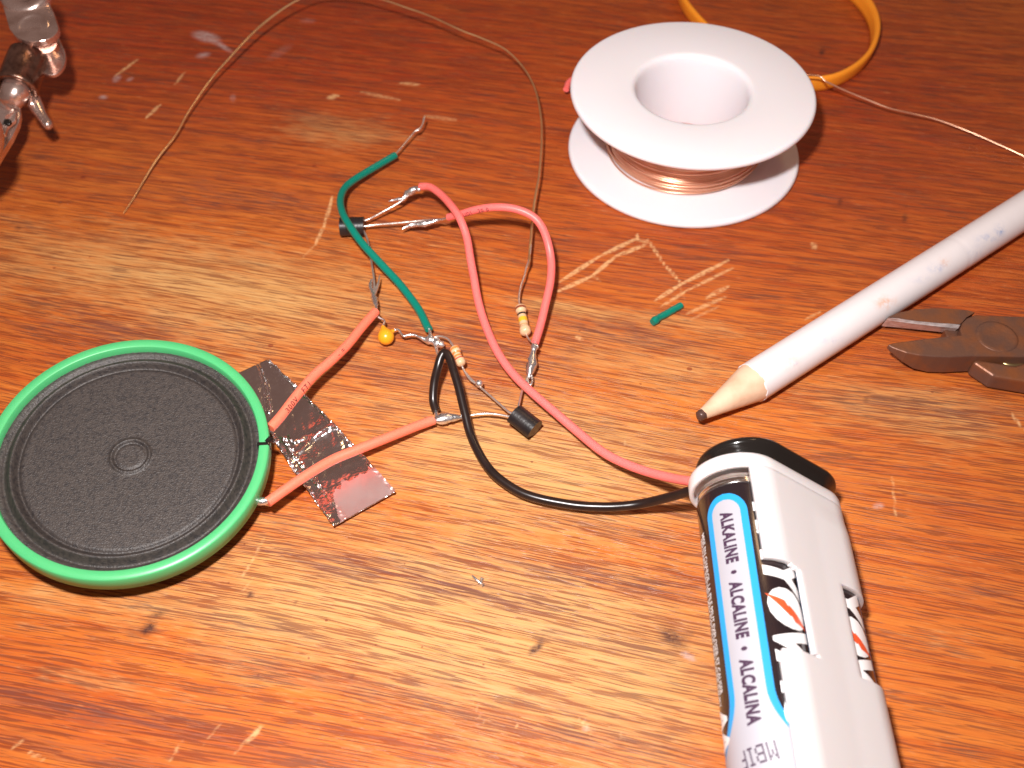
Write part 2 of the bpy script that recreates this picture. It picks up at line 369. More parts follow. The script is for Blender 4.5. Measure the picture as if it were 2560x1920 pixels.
def table():
    xs = np.concatenate([np.arange(-600, -172, 22), np.arange(-172, 172, .6), np.arange(172.4, 600, 22)])
    ys = np.concatenate([np.arange(-200, 36, 18), np.arange(38, 300, .6), np.arange(300.6, 700, 22)])
    X, Y = np.meshgrid(xs, ys); nx, ny = len(xs), len(ys)
    V = np.stack([X, Y, np.zeros_like(X)], -1).reshape(-1, 3)
    me = bpy.data.meshes.new('table_top')
    i = np.arange(nx * ny).reshape(ny, nx); Fq = np.stack([i[:-1, :-1], i[:-1, 1:], i[1:, 1:], i[1:, :-1]], -1).reshape(-1, 4)
    me.vertices.add(len(V)); me.vertices.foreach_set('co', (V * MM).ravel().astype('f4'))
    me.loops.add(Fq.size); me.loops.foreach_set('vertex_index', Fq.ravel().astype('i4'))
    me.polygons.add(len(Fq)); me.polygons.foreach_set('loop_start', np.arange(0, Fq.size, 4, dtype='i4'))
    me.update(); me.validate()
    # where each point of the table lies in the photograph, for placing its wear, marks and painted shade
    d = V - CAM; D = d @ FW; D = np.where(D < 20, 20, D); u = 1280 + F_PX * (d @ RT) / D; v = 960 - F_PX * (d @ UP) / D
    outside = (Y.ravel() < 20)
    def blob(lst, base=0.0):
        a = np.full(len(u), float(base))
        for cx, cy, rx, ry, ang, s in lst:
            c, s_ = math.cos(rad(ang)), math.sin(rad(ang)); x = (u - cx) * c + (v - cy) * s_; y = -(u - cx) * s_ + (v - cy) * c
            a += s * np.exp(-((x / rx) ** 2 + (y / ry) ** 2))
        return a
    def lines(lst):
        a = np.zeros(len(u))
        for *pts, wd, s in lst:
            for (x0, y0), (x1, y1) in zip(pts[:-1], pts[1:]):
                L2 = (x1 - x0) ** 2 + (y1 - y0) ** 2; t = np.clip(((u - x0) * (x1 - x0) + (v - y0) * (y1 - y0)) / L2, 0, 1)
                dd = np.hypot(u - x0 - t * (x1 - x0), v - y0 - t * (y1 - y0)); wd_ = max(wd, 3.4) * 1.25; tap = .45 + .55 * np.sin(np.pi * np.clip(t, .06, .94))
                a = np.maximum(a, s * np.exp(-(dd / (wd_ * tap)) ** 2 * 1.2))
        return a
    wear = blob([(250, 660, 560, 110, 6, .44), (700, 740, 330, 110, 5, .40), (850, 330, 200, 50, 6, .42), (560, 900, 350, 160, 10, .30), (1500, 1150, 460, 160, 8, .50),
                 (900, 1480, 700, 150, 10, .50), (1450, 1680, 560, 260, 10, .60), (700, 1560, 520, 55, 12, .34), (1200, 1150, 420, 230, 10, .36), (1100, 620, 300, 90, 8, .16), (600, 1650, 400, 60, 10, .2), (2350, 1080, 260, 60, 8, .34),
                 (1620, 900, 380, 70, 10, .35), (2300, 1000, 300, 60, 8, .30), (2400, 1500, 240, 160, 10, .10), (120, 1500, 200, 40, 10, .25), (1650, 800, 260, 26, 8, .35),
                 (1400, 770, 120, 16, 8, .6), (250, 1700, 180, 30, 10, .3)], .05)
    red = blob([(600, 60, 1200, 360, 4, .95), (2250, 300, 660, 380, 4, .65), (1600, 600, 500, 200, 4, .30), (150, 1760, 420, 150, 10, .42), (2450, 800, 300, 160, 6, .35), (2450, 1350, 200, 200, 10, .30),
                (300, 900, 300, 90, 6, .35)], .08)  # far-end blobs put the dim, saturated tone of weak light into the varnish colour
    dark = 1.15 * blob([(1300, 1750, 400, 16, 11, .4), (800, 1600, 500, 18, 12, .4), (2350, 1250, 240, 16, 9, .4), (1000, 1440, 520, 34, 12, .9), (1450, 1440, 380, 30, 9, .8), (1550, 1330, 300, 22, 8, .35), (250, 1780, 420, 30, 11, .9), (900, 1720, 420, 26, 12, .55), (1450, 1600, 260, 16, 11, .55), (1500, 1850, 300, 26, 10, .6),
                 (1180, 860, 260, 55, 9, .62), (1600, 840, 200, 30, 9, .55), (300, 830, 260, 60, 6, .60), (300, 1420, 400, 40, 11, .40), (1000, 940, 320, 40, 9, .45), (2330, 1030, 260, 34, 8, .7),
                 (1500, 1090, 300, 24, 8, .35), (600, 200, 700, 260, 4, .18), (2200, 300, 500, 300, 4, .18), (2450, 1480, 180, 26, 10, .4), (120, 1870, 300, 26, 12, .5), (980, 560, 700, 20, 6, .35), (500, 470, 500, 24, 6, .3)], 0)
    scratch = lines([((1398, 705), (1500, 640), (1592, 596), 4.5, .9), ((1396, 728), (1480, 690), (1540, 640), (1612, 613), 4.5, .9), ((1592, 586), (1594, 600), 4, .8), ((1620, 600), (1660, 660), (1700, 705), 3.5, .75),
                     ((1595, 600), (1625, 606), 4, .6), ((1640, 750), (1700, 712), (1820, 651), 4.5, .9), ((1655, 765), (1720, 725), (1832, 670), 4, .7), ((1700, 706), (1712, 760), 3, .4), ((1765, 745), (1822, 716), 6, .6),
                     ((1715, 785), (1815, 742), 5, .6), ((1725, 800), (1800, 765), 4, .4), ((1483, 688), (1500, 702), 3, .5), ((832, 490), (812, 560), (788, 612), 3.6, .85), ((788, 612), (755, 645), 3, .35),
                     ((365, 295), (400, 262), 4, .75), ((288, 190), (345, 148), 2.6, .7), ((437, 212), (462, 180), 2.6, .6), ((660, 1345), (632, 1400), (600, 1450), 3.2, .5), ((633, 1445), (605, 1480), 3, .4),
                     ((2230, 1190), (2240, 1300), 2.6, .5), ((2560, 1075), (2525, 1030), 4, .6), ((655, 1812), (625, 1852), 6, .8), ((640, 1825), (590, 1880), 3, .5), ((425, 1905), (455, 1850), 3, .5), ((60, 1850), (30, 1870), 5, .5), ((70, 1880), (110, 1900), 5, .6),
                     ((500, 1870), (560, 1800), 3, .35), ((1285, 1800), (1300, 1830), 3, .5), ((1450, 1800), (1478, 1832), 6, .6), ((1553, 1830), (1560, 1860), 4, .6), ((1180, 1750), (1215, 1820), 3, .35), ((2050, 780), (2010, 800), 4, .5),
                     ((2030, 610), (2040, 620), 8, .6), ((1560, 1100), (1570, 1125), 3, .4), ((900, 230), (1000, 250), 5, .45), ((1440, 840), (1455, 850), 6, .6), ((1060, 290), (1140, 300), 6, .4), ((820, 244), (845, 240), 6, .8), ((1000, 208), (1050, 212), 4, .6)])
    stain_shadow = blob([(372, 1572, 20, 14, -35, 1.0), (395, 1535, 22, 8, -15, .7), (330, 1585, 22, 24, 20, .35), (1335, 1625, 16, 9, -35, .9), (1350, 1610, 10, 16, 20, .5), (626, 1487, 9, 6, 0, 1.1), (2262, 545, 7, 12, 10, .7), (737, 1506, 5, 6, 0, .8),
                  (1690, 1600, 42, 22, 40, .55), (1665, 1585, 30, 22, 30, .30), (1725, 1585, 16, 9, -30, .35), (878, 1690, 5, 8, 20, .8), (2055, 130, 8, 10, 20, .8), (2100, 505, 7, 12, 20, .6), (45, 570, 9, 6, 0, .6), (150, 507, 6, 4, 0, .7),
                  (130, 330, 14, 9, 0, .7), (2165, 1000, 8, 10, 0, .5), (1700, 1430, 90, 16, 8, .28)], 0)  # leading mark here is the clamp lever's cast shadow, painted among the stains
    glue = blob([(515, 92, 32, 12, 12, 1.0), (560, 118, 26, 6, 30, .7), (508, 138, 20, 8, -10, .6), (258, 243, 12, 6, 0, .7), (292, 196, 14, 9, -40, .6), (325, 198, 12, 6, -20, .5), (700, 130, 60, 18, -30, .25), (770, 52, 30, 10, 0, .3),
                 (582, 245, 10, 12, 0, .4), (1720, 1640, 22, 8, 30, .8), (2196, 1265, 16, 9, 0, .6), (1465, 1822, 12, 10, 0, .5)], 0)
    for nm, ch in (('masks_a', (wear, scratch, stain_shadow)), ('masks_b', (red, dark, glue))):
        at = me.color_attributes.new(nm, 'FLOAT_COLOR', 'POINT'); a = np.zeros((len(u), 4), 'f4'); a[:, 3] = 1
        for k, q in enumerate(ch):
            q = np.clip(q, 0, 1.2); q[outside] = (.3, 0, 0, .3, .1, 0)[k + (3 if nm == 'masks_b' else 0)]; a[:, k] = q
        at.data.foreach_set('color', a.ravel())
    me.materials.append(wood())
    o = bpy.data.objects.new('table_top', me); link(o)
    tag(o, 'worn red-brown varnished oak table top with scratches and stains', 'table top', kind='structure')
table()

# ------------------------------------------------------------------ speaker
def speaker():
    n = np.array([0.09, -0.10, 1.0]); n /= np.linalg.norm(n)
    c = P(320, 1127, 12.6) ; R = 25.1
    root = empty('speaker', (c[0], c[1], 0), 'round green-rimmed loudspeaker with black paper cone, lying face up', 'loudspeaker')
    r = MB(); lathe(r, [(R - 2.0, -4.2), (R - .25, -4.2), (R, -3.9), (R, -.25), (R - .2, 0), (R - 1.7, 0), (R - 1.85, -.15), (R - 1.95, -2.0), (R - 2.0, -4.2)], c, n, 160)
    rim = r.build('rim', M['speaker_green'], root)
    prof = [(R - 1.90, -1.75)]
    for k in range(1, 150):
        q = (R - 1.90) * (1 - k / 150); h = -1.75
        h += .95 * math.exp(-((q - 20.4) / .6) ** 2) - .50 * math.exp(-((q - 19.3) / .4) ** 2) - .50 * math.exp(-((q - 21.8) / .5) ** 2)
        h += .42 * math.exp(-((q - 3.4) / .33) ** 2) - .25 * math.exp(-((q - 2.8) / .33) ** 2)
        h -= .35 * max(0, 1 - q / 19) * (1 if q > 3.4 else .8)
        prof.append((q, h))
    prof.append((0.0, -2.05)); k = MB(); lathe(k, prof, c, n, 160); k.build('cone', M['cone'], root)
    b = MB(); lathe(b, [(R - 2.2, -4.0), (R - 2.6, -4.9), (15, -6.2), (13.8, -7)], c, n, 96); b.build('basket', M['steel'], root)
    g = MB(); lathe(g, [(0, -6.9), (13.5, -6.9), (13.9, -7.2), (13.9, -10.9), (13.5, -11.3), (0, -11.3)], c, n, 72); g.build('magnet', M['magnet'], root)
    # glue bead round the cone: tiny shiny specks
    gb = MB(); u = np.cross(n, [0, 1, 0]); u /= np.linalg.norm(u); v = np.cross(n, u)
    for _ in range(150):
        a = random.uniform(0, 2 * math.pi); q = c + (u * math.cos(a) + v * math.sin(a)) * (R - 1.98) + n * (-1.62 + random.uniform(-.05, .08)); s = random.uniform(.05, .11)
        gb.add([q + np.array(t) * s for t in ((1, 0, 0), (-1, 0, 0), (0, 1, 0), (0, -1, 0), (0, 0, 1), (0, 0, -1))], [(0, 2, 4), (2, 1, 4), (1, 3, 4), (3, 0, 4), (2, 0, 5), (1, 2, 5), (3, 1, 5), (0, 3, 5)])
    gb.build('glue_bead', M['steel'], root)
    # black notch with a blob of glue at the right of the rim
    q = P(657, 1117, 9.6); e = q - c; e -= n * (e @ n); e /= np.linalg.norm(e); t = np.cross(n, e)
    nb = MB(); m0 = c + e * (R - 1.6)
    bot = [m0 + e * a + t * s * .75 + n * -2.6 for a, s in ((-.6, -.6), (1.72, -.55), (1.72, .55), (-.6, .6))]; top = [x + n * 2.66 for x in bot]
    prism(nb, bot, top); nb.build('rim_joint', M['black_pl'], root, bevel=.25)
    gl = MB(); tube(gl, [list(m0 + e * 1.0 + n * -.1 + t * .3) + [.35], list(m0 + e * 1.7 + n * -.3 + t * .9) + [.7], list(m0 + e * 2.1 + n * -1.4 + t * 1.2) + [.45]], .5, rough=.4)
    gl.build('glue_blob', M['black_pl'], root)
    # two solder terminals at the right edge, each on a tab
    for (a, b_, z, nm) in ((676, 1066, 7.6, 'terminal'), (664, 1254, 6.2, 'terminal')):
        p = P(a, b_, z); tm = MB(); tube(tm, [list(p + np.array([-2.4, 0, -.2])) + [.35], list(p + np.array([-.8, 0, 0])) + [.75], list(p + np.array([.5, .2, 0])) + [.4]], .5, rough=.5, freq=2)
        tm.build(nm, M['solder'], root)
    return root
speaker()

# ------------------------------------------------------------------ foil strip
def foil():
    TL, TR, BR, BL = (592, 934), (671, 897), (989, 1229), (834, 1316)
    nu, nv = 150, 60; mb = MB(); V = []
    for i in range(nu + 1):
        u = i / nu
        for j in range(nv + 1):
            v = j / nv
            l = np.array(TL) * (1 - u) + np.array(BL) * u; r = np.array(TR) * (1 - u) + np.array(BR) * u
            # the right edge bows a little, the left edge is folded
            r = r + np.array([6, -4]) * math.sin(math.pi * u) ; l = l + np.array([-10, 6]) * math.sin(math.pi * u)
            q = l * (1 - v) + r * v
            e = min(v, 1 - v)
            rag = 2.6 * mnoise.noise(Vector((u * 60, v * 3, 2))) * (1 if e < .02 else 0)
            q = q + np.array([rag, rag * .3])
            z = .55
            z += .35 * mnoise.noise(Vector((u * 5, v * 2.2, 5)))
            z += .28 * abs(mnoise.noise(Vector((u * 9 + v * 5, v * 2, 11))))
            edge = math.exp(-(e / .05) ** 2)
            z += edge * (.42 + 1.15 * mnoise.noise(Vector((u * 48, v * 15, 1))))
            z += math.exp(-((v - .18 - .02 * math.sin(u * 9)) / .028) ** 2) * (u > .42) * (.30 + 1.0 * mnoise.noise(Vector((u * 80, v * 20, 9))))
            cr = abs(v - (.64 - .5 * max(0, u - .02) / .26 * .9)); z += .55 * math.exp(-(cr / .05) ** 2) * (u < .27)
            z += .45 * math.exp(-((u - .46 - v * .05) / .022) ** 2) * (v > .25) + .35 * math.exp(-((u - .56 + v * .08) / .016) ** 2)
            if u > .80: z = z * .55 + .35 + (u - .80) * 3.2 * (v > -1)
            z = max(z, .05)
            V.append(P(q[0], q[1], z))
    W = nv + 1; mb.add(V, [(i * W + j, i * W + j + 1, (i + 1) * W + j + 1, (i + 1) * W + j) for i in range(nu) for j in range(nv)])
    o = mb.build('foil_strip', M['foil'], None, solid=.12)
    fe = MB(); VV = [np.array(p) + np.array([0, 0, .22]) for p in V]; W = nv + 1  # overlay at the foil's end with a pink reflection put into its colour
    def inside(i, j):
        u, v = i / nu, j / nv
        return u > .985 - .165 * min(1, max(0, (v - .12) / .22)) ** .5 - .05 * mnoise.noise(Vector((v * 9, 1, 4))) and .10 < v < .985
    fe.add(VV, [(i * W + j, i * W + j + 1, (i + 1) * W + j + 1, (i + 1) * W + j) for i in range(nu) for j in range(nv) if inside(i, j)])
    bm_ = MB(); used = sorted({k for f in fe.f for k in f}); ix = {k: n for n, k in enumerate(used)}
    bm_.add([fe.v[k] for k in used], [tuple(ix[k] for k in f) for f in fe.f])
    bm_.build('pink_reflection', mat('foil_painted_reflection', (0.80, 0.56, 0.54), .38, .78, var=.6, var_col=(.8, .36, .32), var_scale=160, bump=.15, bump_scale=600), o)
    tag(o, 'crinkled silver foil strip under two orange-red wires beside the loudspeaker', 'foil')
foil()

# ------------------------------------------------------------------ spool
def spool():
    c = np.array([43.6, 208.6, 0.0]); R1, R2 = 29.2, 29.5; zt = 19.4
    root = empty('wire_spool', c, 'white plastic spool holding bare copper wire, standing on its flat side', 'wire spool')
    b = MB()
    def rim(R, z0, z1, ri):
        h = (z1 - z0) / 2; pr = [(ri, z0)]
        pr += [(R - h * .9 + h * .9 * math.sin(a), (z0 + z1) / 2 - h * math.cos(a)) for a in np.linspace(0, math.pi, 12)]
        return pr + [(ri, z1)]
    lathe(b, rim(R1, 0, 1.9, 14.0), c, segs=192); b.build('bottom_flange', M['white_pl'], root)
    t = MB(); pr = rim(R2, zt - 1.9, zt, 15.2)
    pr += [(14.5, zt - .12), (14.0, zt - .5), (13.75, zt - 1.1), (13.5, zt - 2.4), (13.2, 12), (12.5, 0.02)]
    lathe(t, pr, c, segs=192); t.build('top_flange', M['white_pl'], root)
    h = MB(); lathe(h, [(15.2, 1.8), (15.2, zt - 1.8)], c, segs=128); h.build('hub', M['white_pl'], root)
    # winding and tail: the wire is a thing of its own on the spool
    w_ = MB(); r0 = 17.8; wr = .24; pr = []
    z = 2.0
    while z < zt - 2.1:
        rr = r0 + .9 * math.exp(-((z - 5) / 3.2) ** 2) + random.uniform(-.05, .05)
        for a in np.linspace(-1.2, 1.2, 5): pr.append((rr + wr * math.cos(a), z + wr + wr * math.sin(a)))
        z += 2 * wr * 1.02
    pr = [(15.3, 1.95)] + pr + [(15.3, zt - 2.0)]
    lathe(w_, pr, c, segs=200)
    wb = w_.build('copper_winding', M['copper'], None)
    tag(wb, 'bright bare copper wire wound around the white spool, its tail trailing to the right edge', 'copper wire')
    for k in range(9):
        z0 = 3.0 + k * 1.25; ti = random.uniform(.25, 1.3); ph = random.uniform(0, 6.3); pts = []
        for a in np.linspace(0, 2 * math.pi, 90):
            rr = r0 + 1.15 + .9 * math.exp(-((z0 - 5) / 3.2) ** 2) * .9
            pts.append(c + np.array([rr * math.cos(a), rr * math.sin(a), min(max(z0 + ti * math.sin(a + ph), 2.3), zt - 2.3)]))
        lo = MB(); tube(lo, pts, .23, 8, raw=True, caps=False); lo.build('loose_turn', M['copper'], wb)
    tl = MB(); tube(tl, [c + np.array([17.6 * math.cos(a), 17.6 * math.sin(a), 9]) for a in (1.9, 1.6, 1.3)] + [c + np.array([17, 19, 9.5])] +
                    [P(*q) for q in ((2030, 188, 9), (2065, 204, 8), (2110, 225, 6.5), (2170, 250, 5), (2225, 271, 4), (2280, 284, 3.4), (2335, 297, 3), (2395, 318, 2.4), (2460, 345, 1.8), (2520, 372, 1.2), (2590, 402, .8), (2720, 440, .4))], .24, 8)
    tl.build('wire_tail', M['copper'], wb)
spool()

# ------------------------------------------------------------------ orange wristband behind the spool
def band():
    pts = [P(a - 14, b, 0) for a, b in ((1706, -70), (1712, -20), (1726, 22), (1752, 60), (1800, 110), (1860, 160), (1930, 200), (2005, 222), (2075, 220), (2130, 196), (2168, 160), (2186, 115), (2184, 72), (2163, 30), (2125, -8), (2070, -42), (2000, -76), (1910, -105), (1810, -115), (1740, -100))]
    pts.append(pts[0]); c = smooth_path(pts, 1.0); T, N, B = frames(c); mb = MB(); V = []
    cc = c.mean(0)
    sec = []
    for p in c:
        o = p - cc; o[2] = 0; o /= np.linalg.norm(o)
        for a, h in ((0, .1), (.75, 0), (1.25, .3), (1.5, 1.5), (1.55, 3.6), (1.35, 4.7), (.8, 5.0), (.1, 4.8), (-.05, 3.2), (-.05, 1.4)): V.append(p + o * (a + h * .12) + np.array([0, 0, h]))
    n, m_ = len(c), 10
    mb.add(V, [(i * m_ + k, i * m_ + (k + 1) % m_, (i + 1) * m_ + (k + 1) % m_, (i + 1) * m_ + k) for i in range(n - 1) for k in range(m_)])
    tag(mb.build('rubber_wristband', M['orange_band'], None), 'bright orange rubber band loop standing on edge behind the white spool', 'rubber band')
band()

# ------------------------------------------------------------------ wires and components
G = 'parts of the hand-soldered circuit'
def ins_wire(name, pts, m, label, r=.88, ends=(), cat='wire', group=G):
    mb = MB(); c = tube(mb, px(*pts), r, 18, step=.5)
    o = mb.build(name, m, None); tag(o, label, cat, group)
    return o, c
def sub_tube(name, pts, r, m, parent, **k):
    mb = MB(); tube(mb, px(*pts), r, k.pop('segs', 10), **k); return mb.build(name, m, parent)
def wire_text(c, s, u0, size, parent, roll=0.0, r=.88, step_dir=1, name='printing'):
    """letters lying on the insulation; u0 = arc length of the first letter, roll = angle away from the camera side"""
    V, Fs = text_geo(s, size, bold=.012, cut=.25, spacing=1.25)
    if step_dir < 0: c = c[::-1]
    seg = np.r_[0, np.cumsum(np.linalg.norm(np.diff(c, axis=0), axis=1))]; T = np.gradient(c, axis=0); T /= np.linalg.norm(T, axis=1)[:, None]
    ym = V[:, 1].max() / 2; out = []
    for x, y, _ in V:
        u = u0 + x; p = np.array([np.interp(u, seg, c[:, k]) for k in range(3)]); t = np.array([np.interp(u, seg, T[:, k]) for k in range(3)]); t /= np.linalg.norm(t)
        n = CAM - p; n -= t * (n @ t); n /= np.linalg.norm(n); bt = np.cross(n, t)
        a = (y - ym) / r + roll; out.append(p + (n * math.cos(a) + bt * math.sin(a)) * (r + .015))
    mb = MB(); mb.add(out, Fs, False); return mb.build(name, M['ink'], parent)

# green hook-up wire
gw, _ = ins_wire('green_wire', [(988, 388, 3.2), (925, 425, 3.6), (882, 452, 4.4), (860, 473, 5.0), (851, 500, 5.8), (856, 531, 6.8), (875, 566, 7.2), (907, 610, 6.2), (950, 657, 4.8), (994, 704, 3.6), (1026, 744, 3), (1050, 779, 2.8), (1066, 812, 2.9), (1072, 823, 3)],
                M['green_ins'], 'long green insulated wire bent at the top, crossing over the upper transistor')
sub_tube('bare_end', [(984, 391, 3.2, .22), (1006, 366, 3.2, .22), (1025, 343, 3.6, .22), (1038, 328, 4, .24), (1045, 325, 4.2, .42), (1052, 319, 4.4, .22), (1058, 306, 4.9, .22), (1060, 296, 5.3, .30), (1063, 289, 5.6, .08)], .22, M['tin'], gw, rough=.3, freq=3)
sub_tube('bare_end', [(1072, 822, 3, .33), (1076, 834, 2.9, .36), (1079, 845, 2.7, .5)], .3, M['solder'], gw, rough=.3)
# red wire from the battery pack to the upper transistor
rw, rc = ins_wire('red_wire', [(1052, 466, 7.5), (1076, 468, 8.6), (1104, 488, 10), (1132, 519, 11.8), (1151, 549, 11.8), (1167, 594, 9.8), (1176, 647, 8.2), (1184, 690, 7), (1196, 755, 5.4), (1216, 819, 4.4), (1245, 882, 4), (1283, 935, 3.9), (1332, 983, 3.9), (1390, 1033, 3.8), (1440, 1076, 3.6), (1504, 1128, 4.2), (1560, 1158, 5.2), (1620, 1180, 7), (1678, 1195, 10), (1720, 1202, 13), (1756, 1204, 15.5)],
                  M['red_ins'], 'long pinkish red wire running from the battery holder up to the upper transistor')
sub_tube('bare_end', [(972, 503, 4.4, .12), (990, 499, 4.6, .35), (1008, 495, 5, .40), (1018, 484, 5.6, .75), (1030, 478, 6.3, .80), (1040, 471, 6.8, .65), (1048, 474, 7.1, .55), (1054, 468, 7.4, .3)], .3, M['solder'], rw, rough=.55, freq=1.6)
# red loop
lw, lc = ins_wire('red_wire', [(1122, 543, 7), (1154, 535, 9.6), (1192, 524, 12), (1239, 518, 13.6), (1286, 522, 14), (1327, 538, 13.4), (1352, 563, 12.2), (1369, 604, 10.4), (1378, 654, 8), (1376, 704, 6.8), (1364, 760, 5.6), (1352, 810, 4.8), (1338, 856, 4.2)],
                  M['red_ins'], 'short red wire arching from the upper transistor down to the banded resistor')
wire_text(lc, 'AUDI   20 0', 4.4, 1.25, lw, roll=-.45)
sub_tube('bare_end', [(1004, 573, 3.4, .1), (1018, 566, 3.6, .38), (1040, 561, 3.9, .58), (1062, 559, 4.2, .72), (1080, 555, 4.6, .6), (1094, 550, 5, .42), (1104, 549, 5.5, .25), (1116, 546, 6.2, .3), (1124, 543, 6.8, .3)], .3, M['solder'], lw, rough=.5, freq=1.6)
sub_tube('bare_end', [(1338, 855, 4.2, .35), (1336, 868, 4, .75), (1333, 882, 3.6, .62), (1331, 900, 3.2, .95), (1328, 918, 2.8, 1.0), (1324, 934, 2.6, .6), (1321, 946, 2.4, .25)], .3, M['solder'], lw, rough=.45, freq=1.3)
sub_tube('loop_end', [(1326, 930, 2.6), (1331, 945, 2.4), (1329, 960, 2.2), (1322, 962, 2.1), (1320, 948, 2.3)], .22, M['solder'], lw)
# two orange-red speaker wires
cw, cc = ins_wire('orange_red_wire', [(676, 1070, 8.2), (702, 1041, 8.2), (741, 990, 8), (786, 938, 7.6), (831, 899, 7.2), (869, 862, 6.6), (904, 819, 5.8), (939, 779, 5)],
                  M['coral_ins'], 'orange-red wire from the top terminal of the loudspeaker, passing over the foil', r=.98)
wire_text(cc, '300V   FT1', 4.3, 1.5, cw, roll=-.35, r=.98)
wire_text(cc, '- =', 21.6, 1.5, cw, roll=-.2, r=.98)
sub_tube('bare_end', [(937, 783, 5, .25), (941, 771, 4.8, .3), (939, 758, 4.4, .55), (935, 743, 4, .62), (930, 728, 3.6, .45), (926, 712, 3.3, .4), (930, 700, 3.2, .3)], .3, M['solder'], cw, rough=.45, freq=1.6)
sub_tube('fork_end', [(934, 738, 3.8, .5), (941, 722, 3.6, .38), (946, 706, 3.6, .25), (949, 688, 3.7, .1)], .2, M['tin'], cw)
dw, dc = ins_wire('orange_red_wire', [(669, 1256, 6.2), (711, 1226, 6), (771, 1185, 5.6), (831, 1150, 5), (891, 1125, 4.6), (952, 1101, 4.1), (1012, 1077, 3.4), (1050, 1062, 2.9), (1084, 1050, 2.6)],
                  M['coral_ins'], 'orange-red wire from the bottom terminal of the loudspeaker, crossing the foil end', r=.98)
sub_tube('bare_end', [(1082, 1050, 2.6, .3), (1092, 1050, 2.5, .7), (1104, 1048, 2.4, 1.05), (1120, 1045, 2.3, .95), (1138, 1044, 2.2, .75), (1156, 1043, 2.2, .3)], .3, M['solder'], dw, rough=.4, freq=1.2)
# black wire
bw, _ = ins_wire('black_wire', [(1090, 1027, 2.2), (1083, 1000, 3), (1086, 955, 5.2), (1095, 917, 7.4), (1102, 893, 8.5), (1112, 881, 9), (1123, 894, 8.8), (1135, 929, 8), (1147, 969, 6.9), (1161, 1027, 5.2), (1178, 1091, 3.4), (1210, 1154, 2.6), (1250, 1198, 2.5), (1319, 1238, 2.5), (1423, 1261, 2.6), (1500, 1267, 3.0), (1560, 1265, 3.8), (1610, 1258, 5), (1665, 1245, 8), (1710, 1232, 11), (1752, 1218, 13.6)],
                 M['black_ins'], 'black insulated wire folded sharply at its top, running to the battery holder')
sub_tube('bare_end', [(1079, 845, 2.7, .3), (1086, 858, 3.2, .35), (1090, 870, 4.5, .33), (1094, 884, 6.5, .36), (1098, 893, 8.0, .3)], .3, M['solder'], bw)
sub_tube('bare_end', [(1089, 1025, 2.2, .3), (1091, 1036, 2.2, .45), (1093, 1046, 2.3, .5)], .3, M['solder'], bw)
# central solder joint belongs to the capacitor's right lead
def transistor(p0, p1, rollv, label, leads, g=G):
    """body from the lead face p0 to the far face p1; flat towards rollv"""
    a = p1 - p0; Lb = np.linalg.norm(a); a /= Lb; f = np.array(rollv, float); f -= a * (f @ a); f /= np.linalg.norm(f); s = np.cross(a, f)
    root = empty('transistor', ((p0 + p1) / 2 * [1, 1, 0]), label, 'transistor', g)
    r = 2.25; prof = []
    for t in np.linspace(-130, 130, 40): prof.append((-math.cos(rad(t)) * r, math.sin(rad(t)) * r))
    mb = MB(); bot = [p0 + f * x + s * y for x, y in prof]; top = [p1 + f * x + s * y for x, y in prof]; n = len(prof)
    mb.add(bot + top, [(i, (i + 1) % n, n + (i + 1) % n, n + i) for i in range(n)], True); mb.add(bot, [tuple(range(n))[::-1]], False); mb.add(top, [tuple(range(n))], False)
    o = mb.build('body', M['epoxy'], root, bevel=.14)
    o.data.polygons.foreach_set('use_smooth', [p.area < 4e-6 and len(p.vertices) == 4 for p in o.data.polygons])
    for l in leads: sub_tube('lead', l, .24, M['tin'], root, rough=.15)
    return root
transistor(P(911, 566, 2.6), P(851, 567, 2.6), (0, -.1, -1), 'black half-round transistor lying under the green wire near the top',
           [[(910, 552, 2.8), (926, 546, 3), (960, 528, 3.6), (1000, 505, 4.8), (1024, 486, 5.6)], [(910, 566, 2.7), (940, 562, 2.8), (1000, 557, 3.4), (1060, 551, 4.1), (1092, 549, 5)], [(910, 578, 2.6), (919, 600, 2.7), (924, 630, 3), (930, 665, 3.4), (935, 700, 3.7), (936, 740, 4)]])
transistor(P(1286, 1036, 3.2), P(1337, 1076, 2.5), (.5, -.8, -.5), 'black half-round transistor lying below the white solder bead, lower circuit end',
           [[(1284, 1041, 3.2), (1270, 1041, 3), (1250, 1037, 2.8), (1216, 1034, 2.6), (1185, 1037, 2.4), (1150, 1043, 2.3), (1130, 1044, 2.3)],
            [(1286, 1036, 3.3), (1272, 1030, 3.2), (1240, 1002, 2.8), (1203, 970, 2.6), (1180, 950, 2.6), (1163, 930, 2.6), (1150, 938, 2.6)][:6],
            [(1296, 1026, 3.3), (1297, 1012, 3.1), (1302, 990, 2.7), (1308, 968, 2.4), (1316, 950, 2.4), (1322, 932, 2.6)]])

def resistor(a, b, label, cols, leads, R=1.15):
    d = b - a; Lr = np.linalg.norm(d); d /= Lr
    root = empty('resistor', ((a + b) / 2 * [1, 1, 0]), label, 'resistor', G)
    def rad_(t):                       # t in 0..1 along the body
        e = min(t, 1 - t) * Lr
        bulge = R * (.80 + .20 * (1 if e < 1.55 else max(0, 1 - (e - 1.55) / .45)))
        return bulge * math.sqrt(max(0, 1 - max(0, (.75 - e) / .75) ** 2)) if e < .75 else bulge
    ts = np.linspace(0, 1, 70); mb = MB(); lathe(mb, [(rad_(t), t * Lr) for t in ts], a, d, 36); mb.build('body', M['beige'], root)
    for t0, t1, m in cols:
        bb = MB(); lathe(bb, [(rad_(t) + .02, t * Lr) for t in np.linspace(t0, t1, 8)], a, d, 36); bb.build('colour_band', M[m], root)
    for l in leads: sub_tube('lead', l, .22, M['tin'], root)
    return root
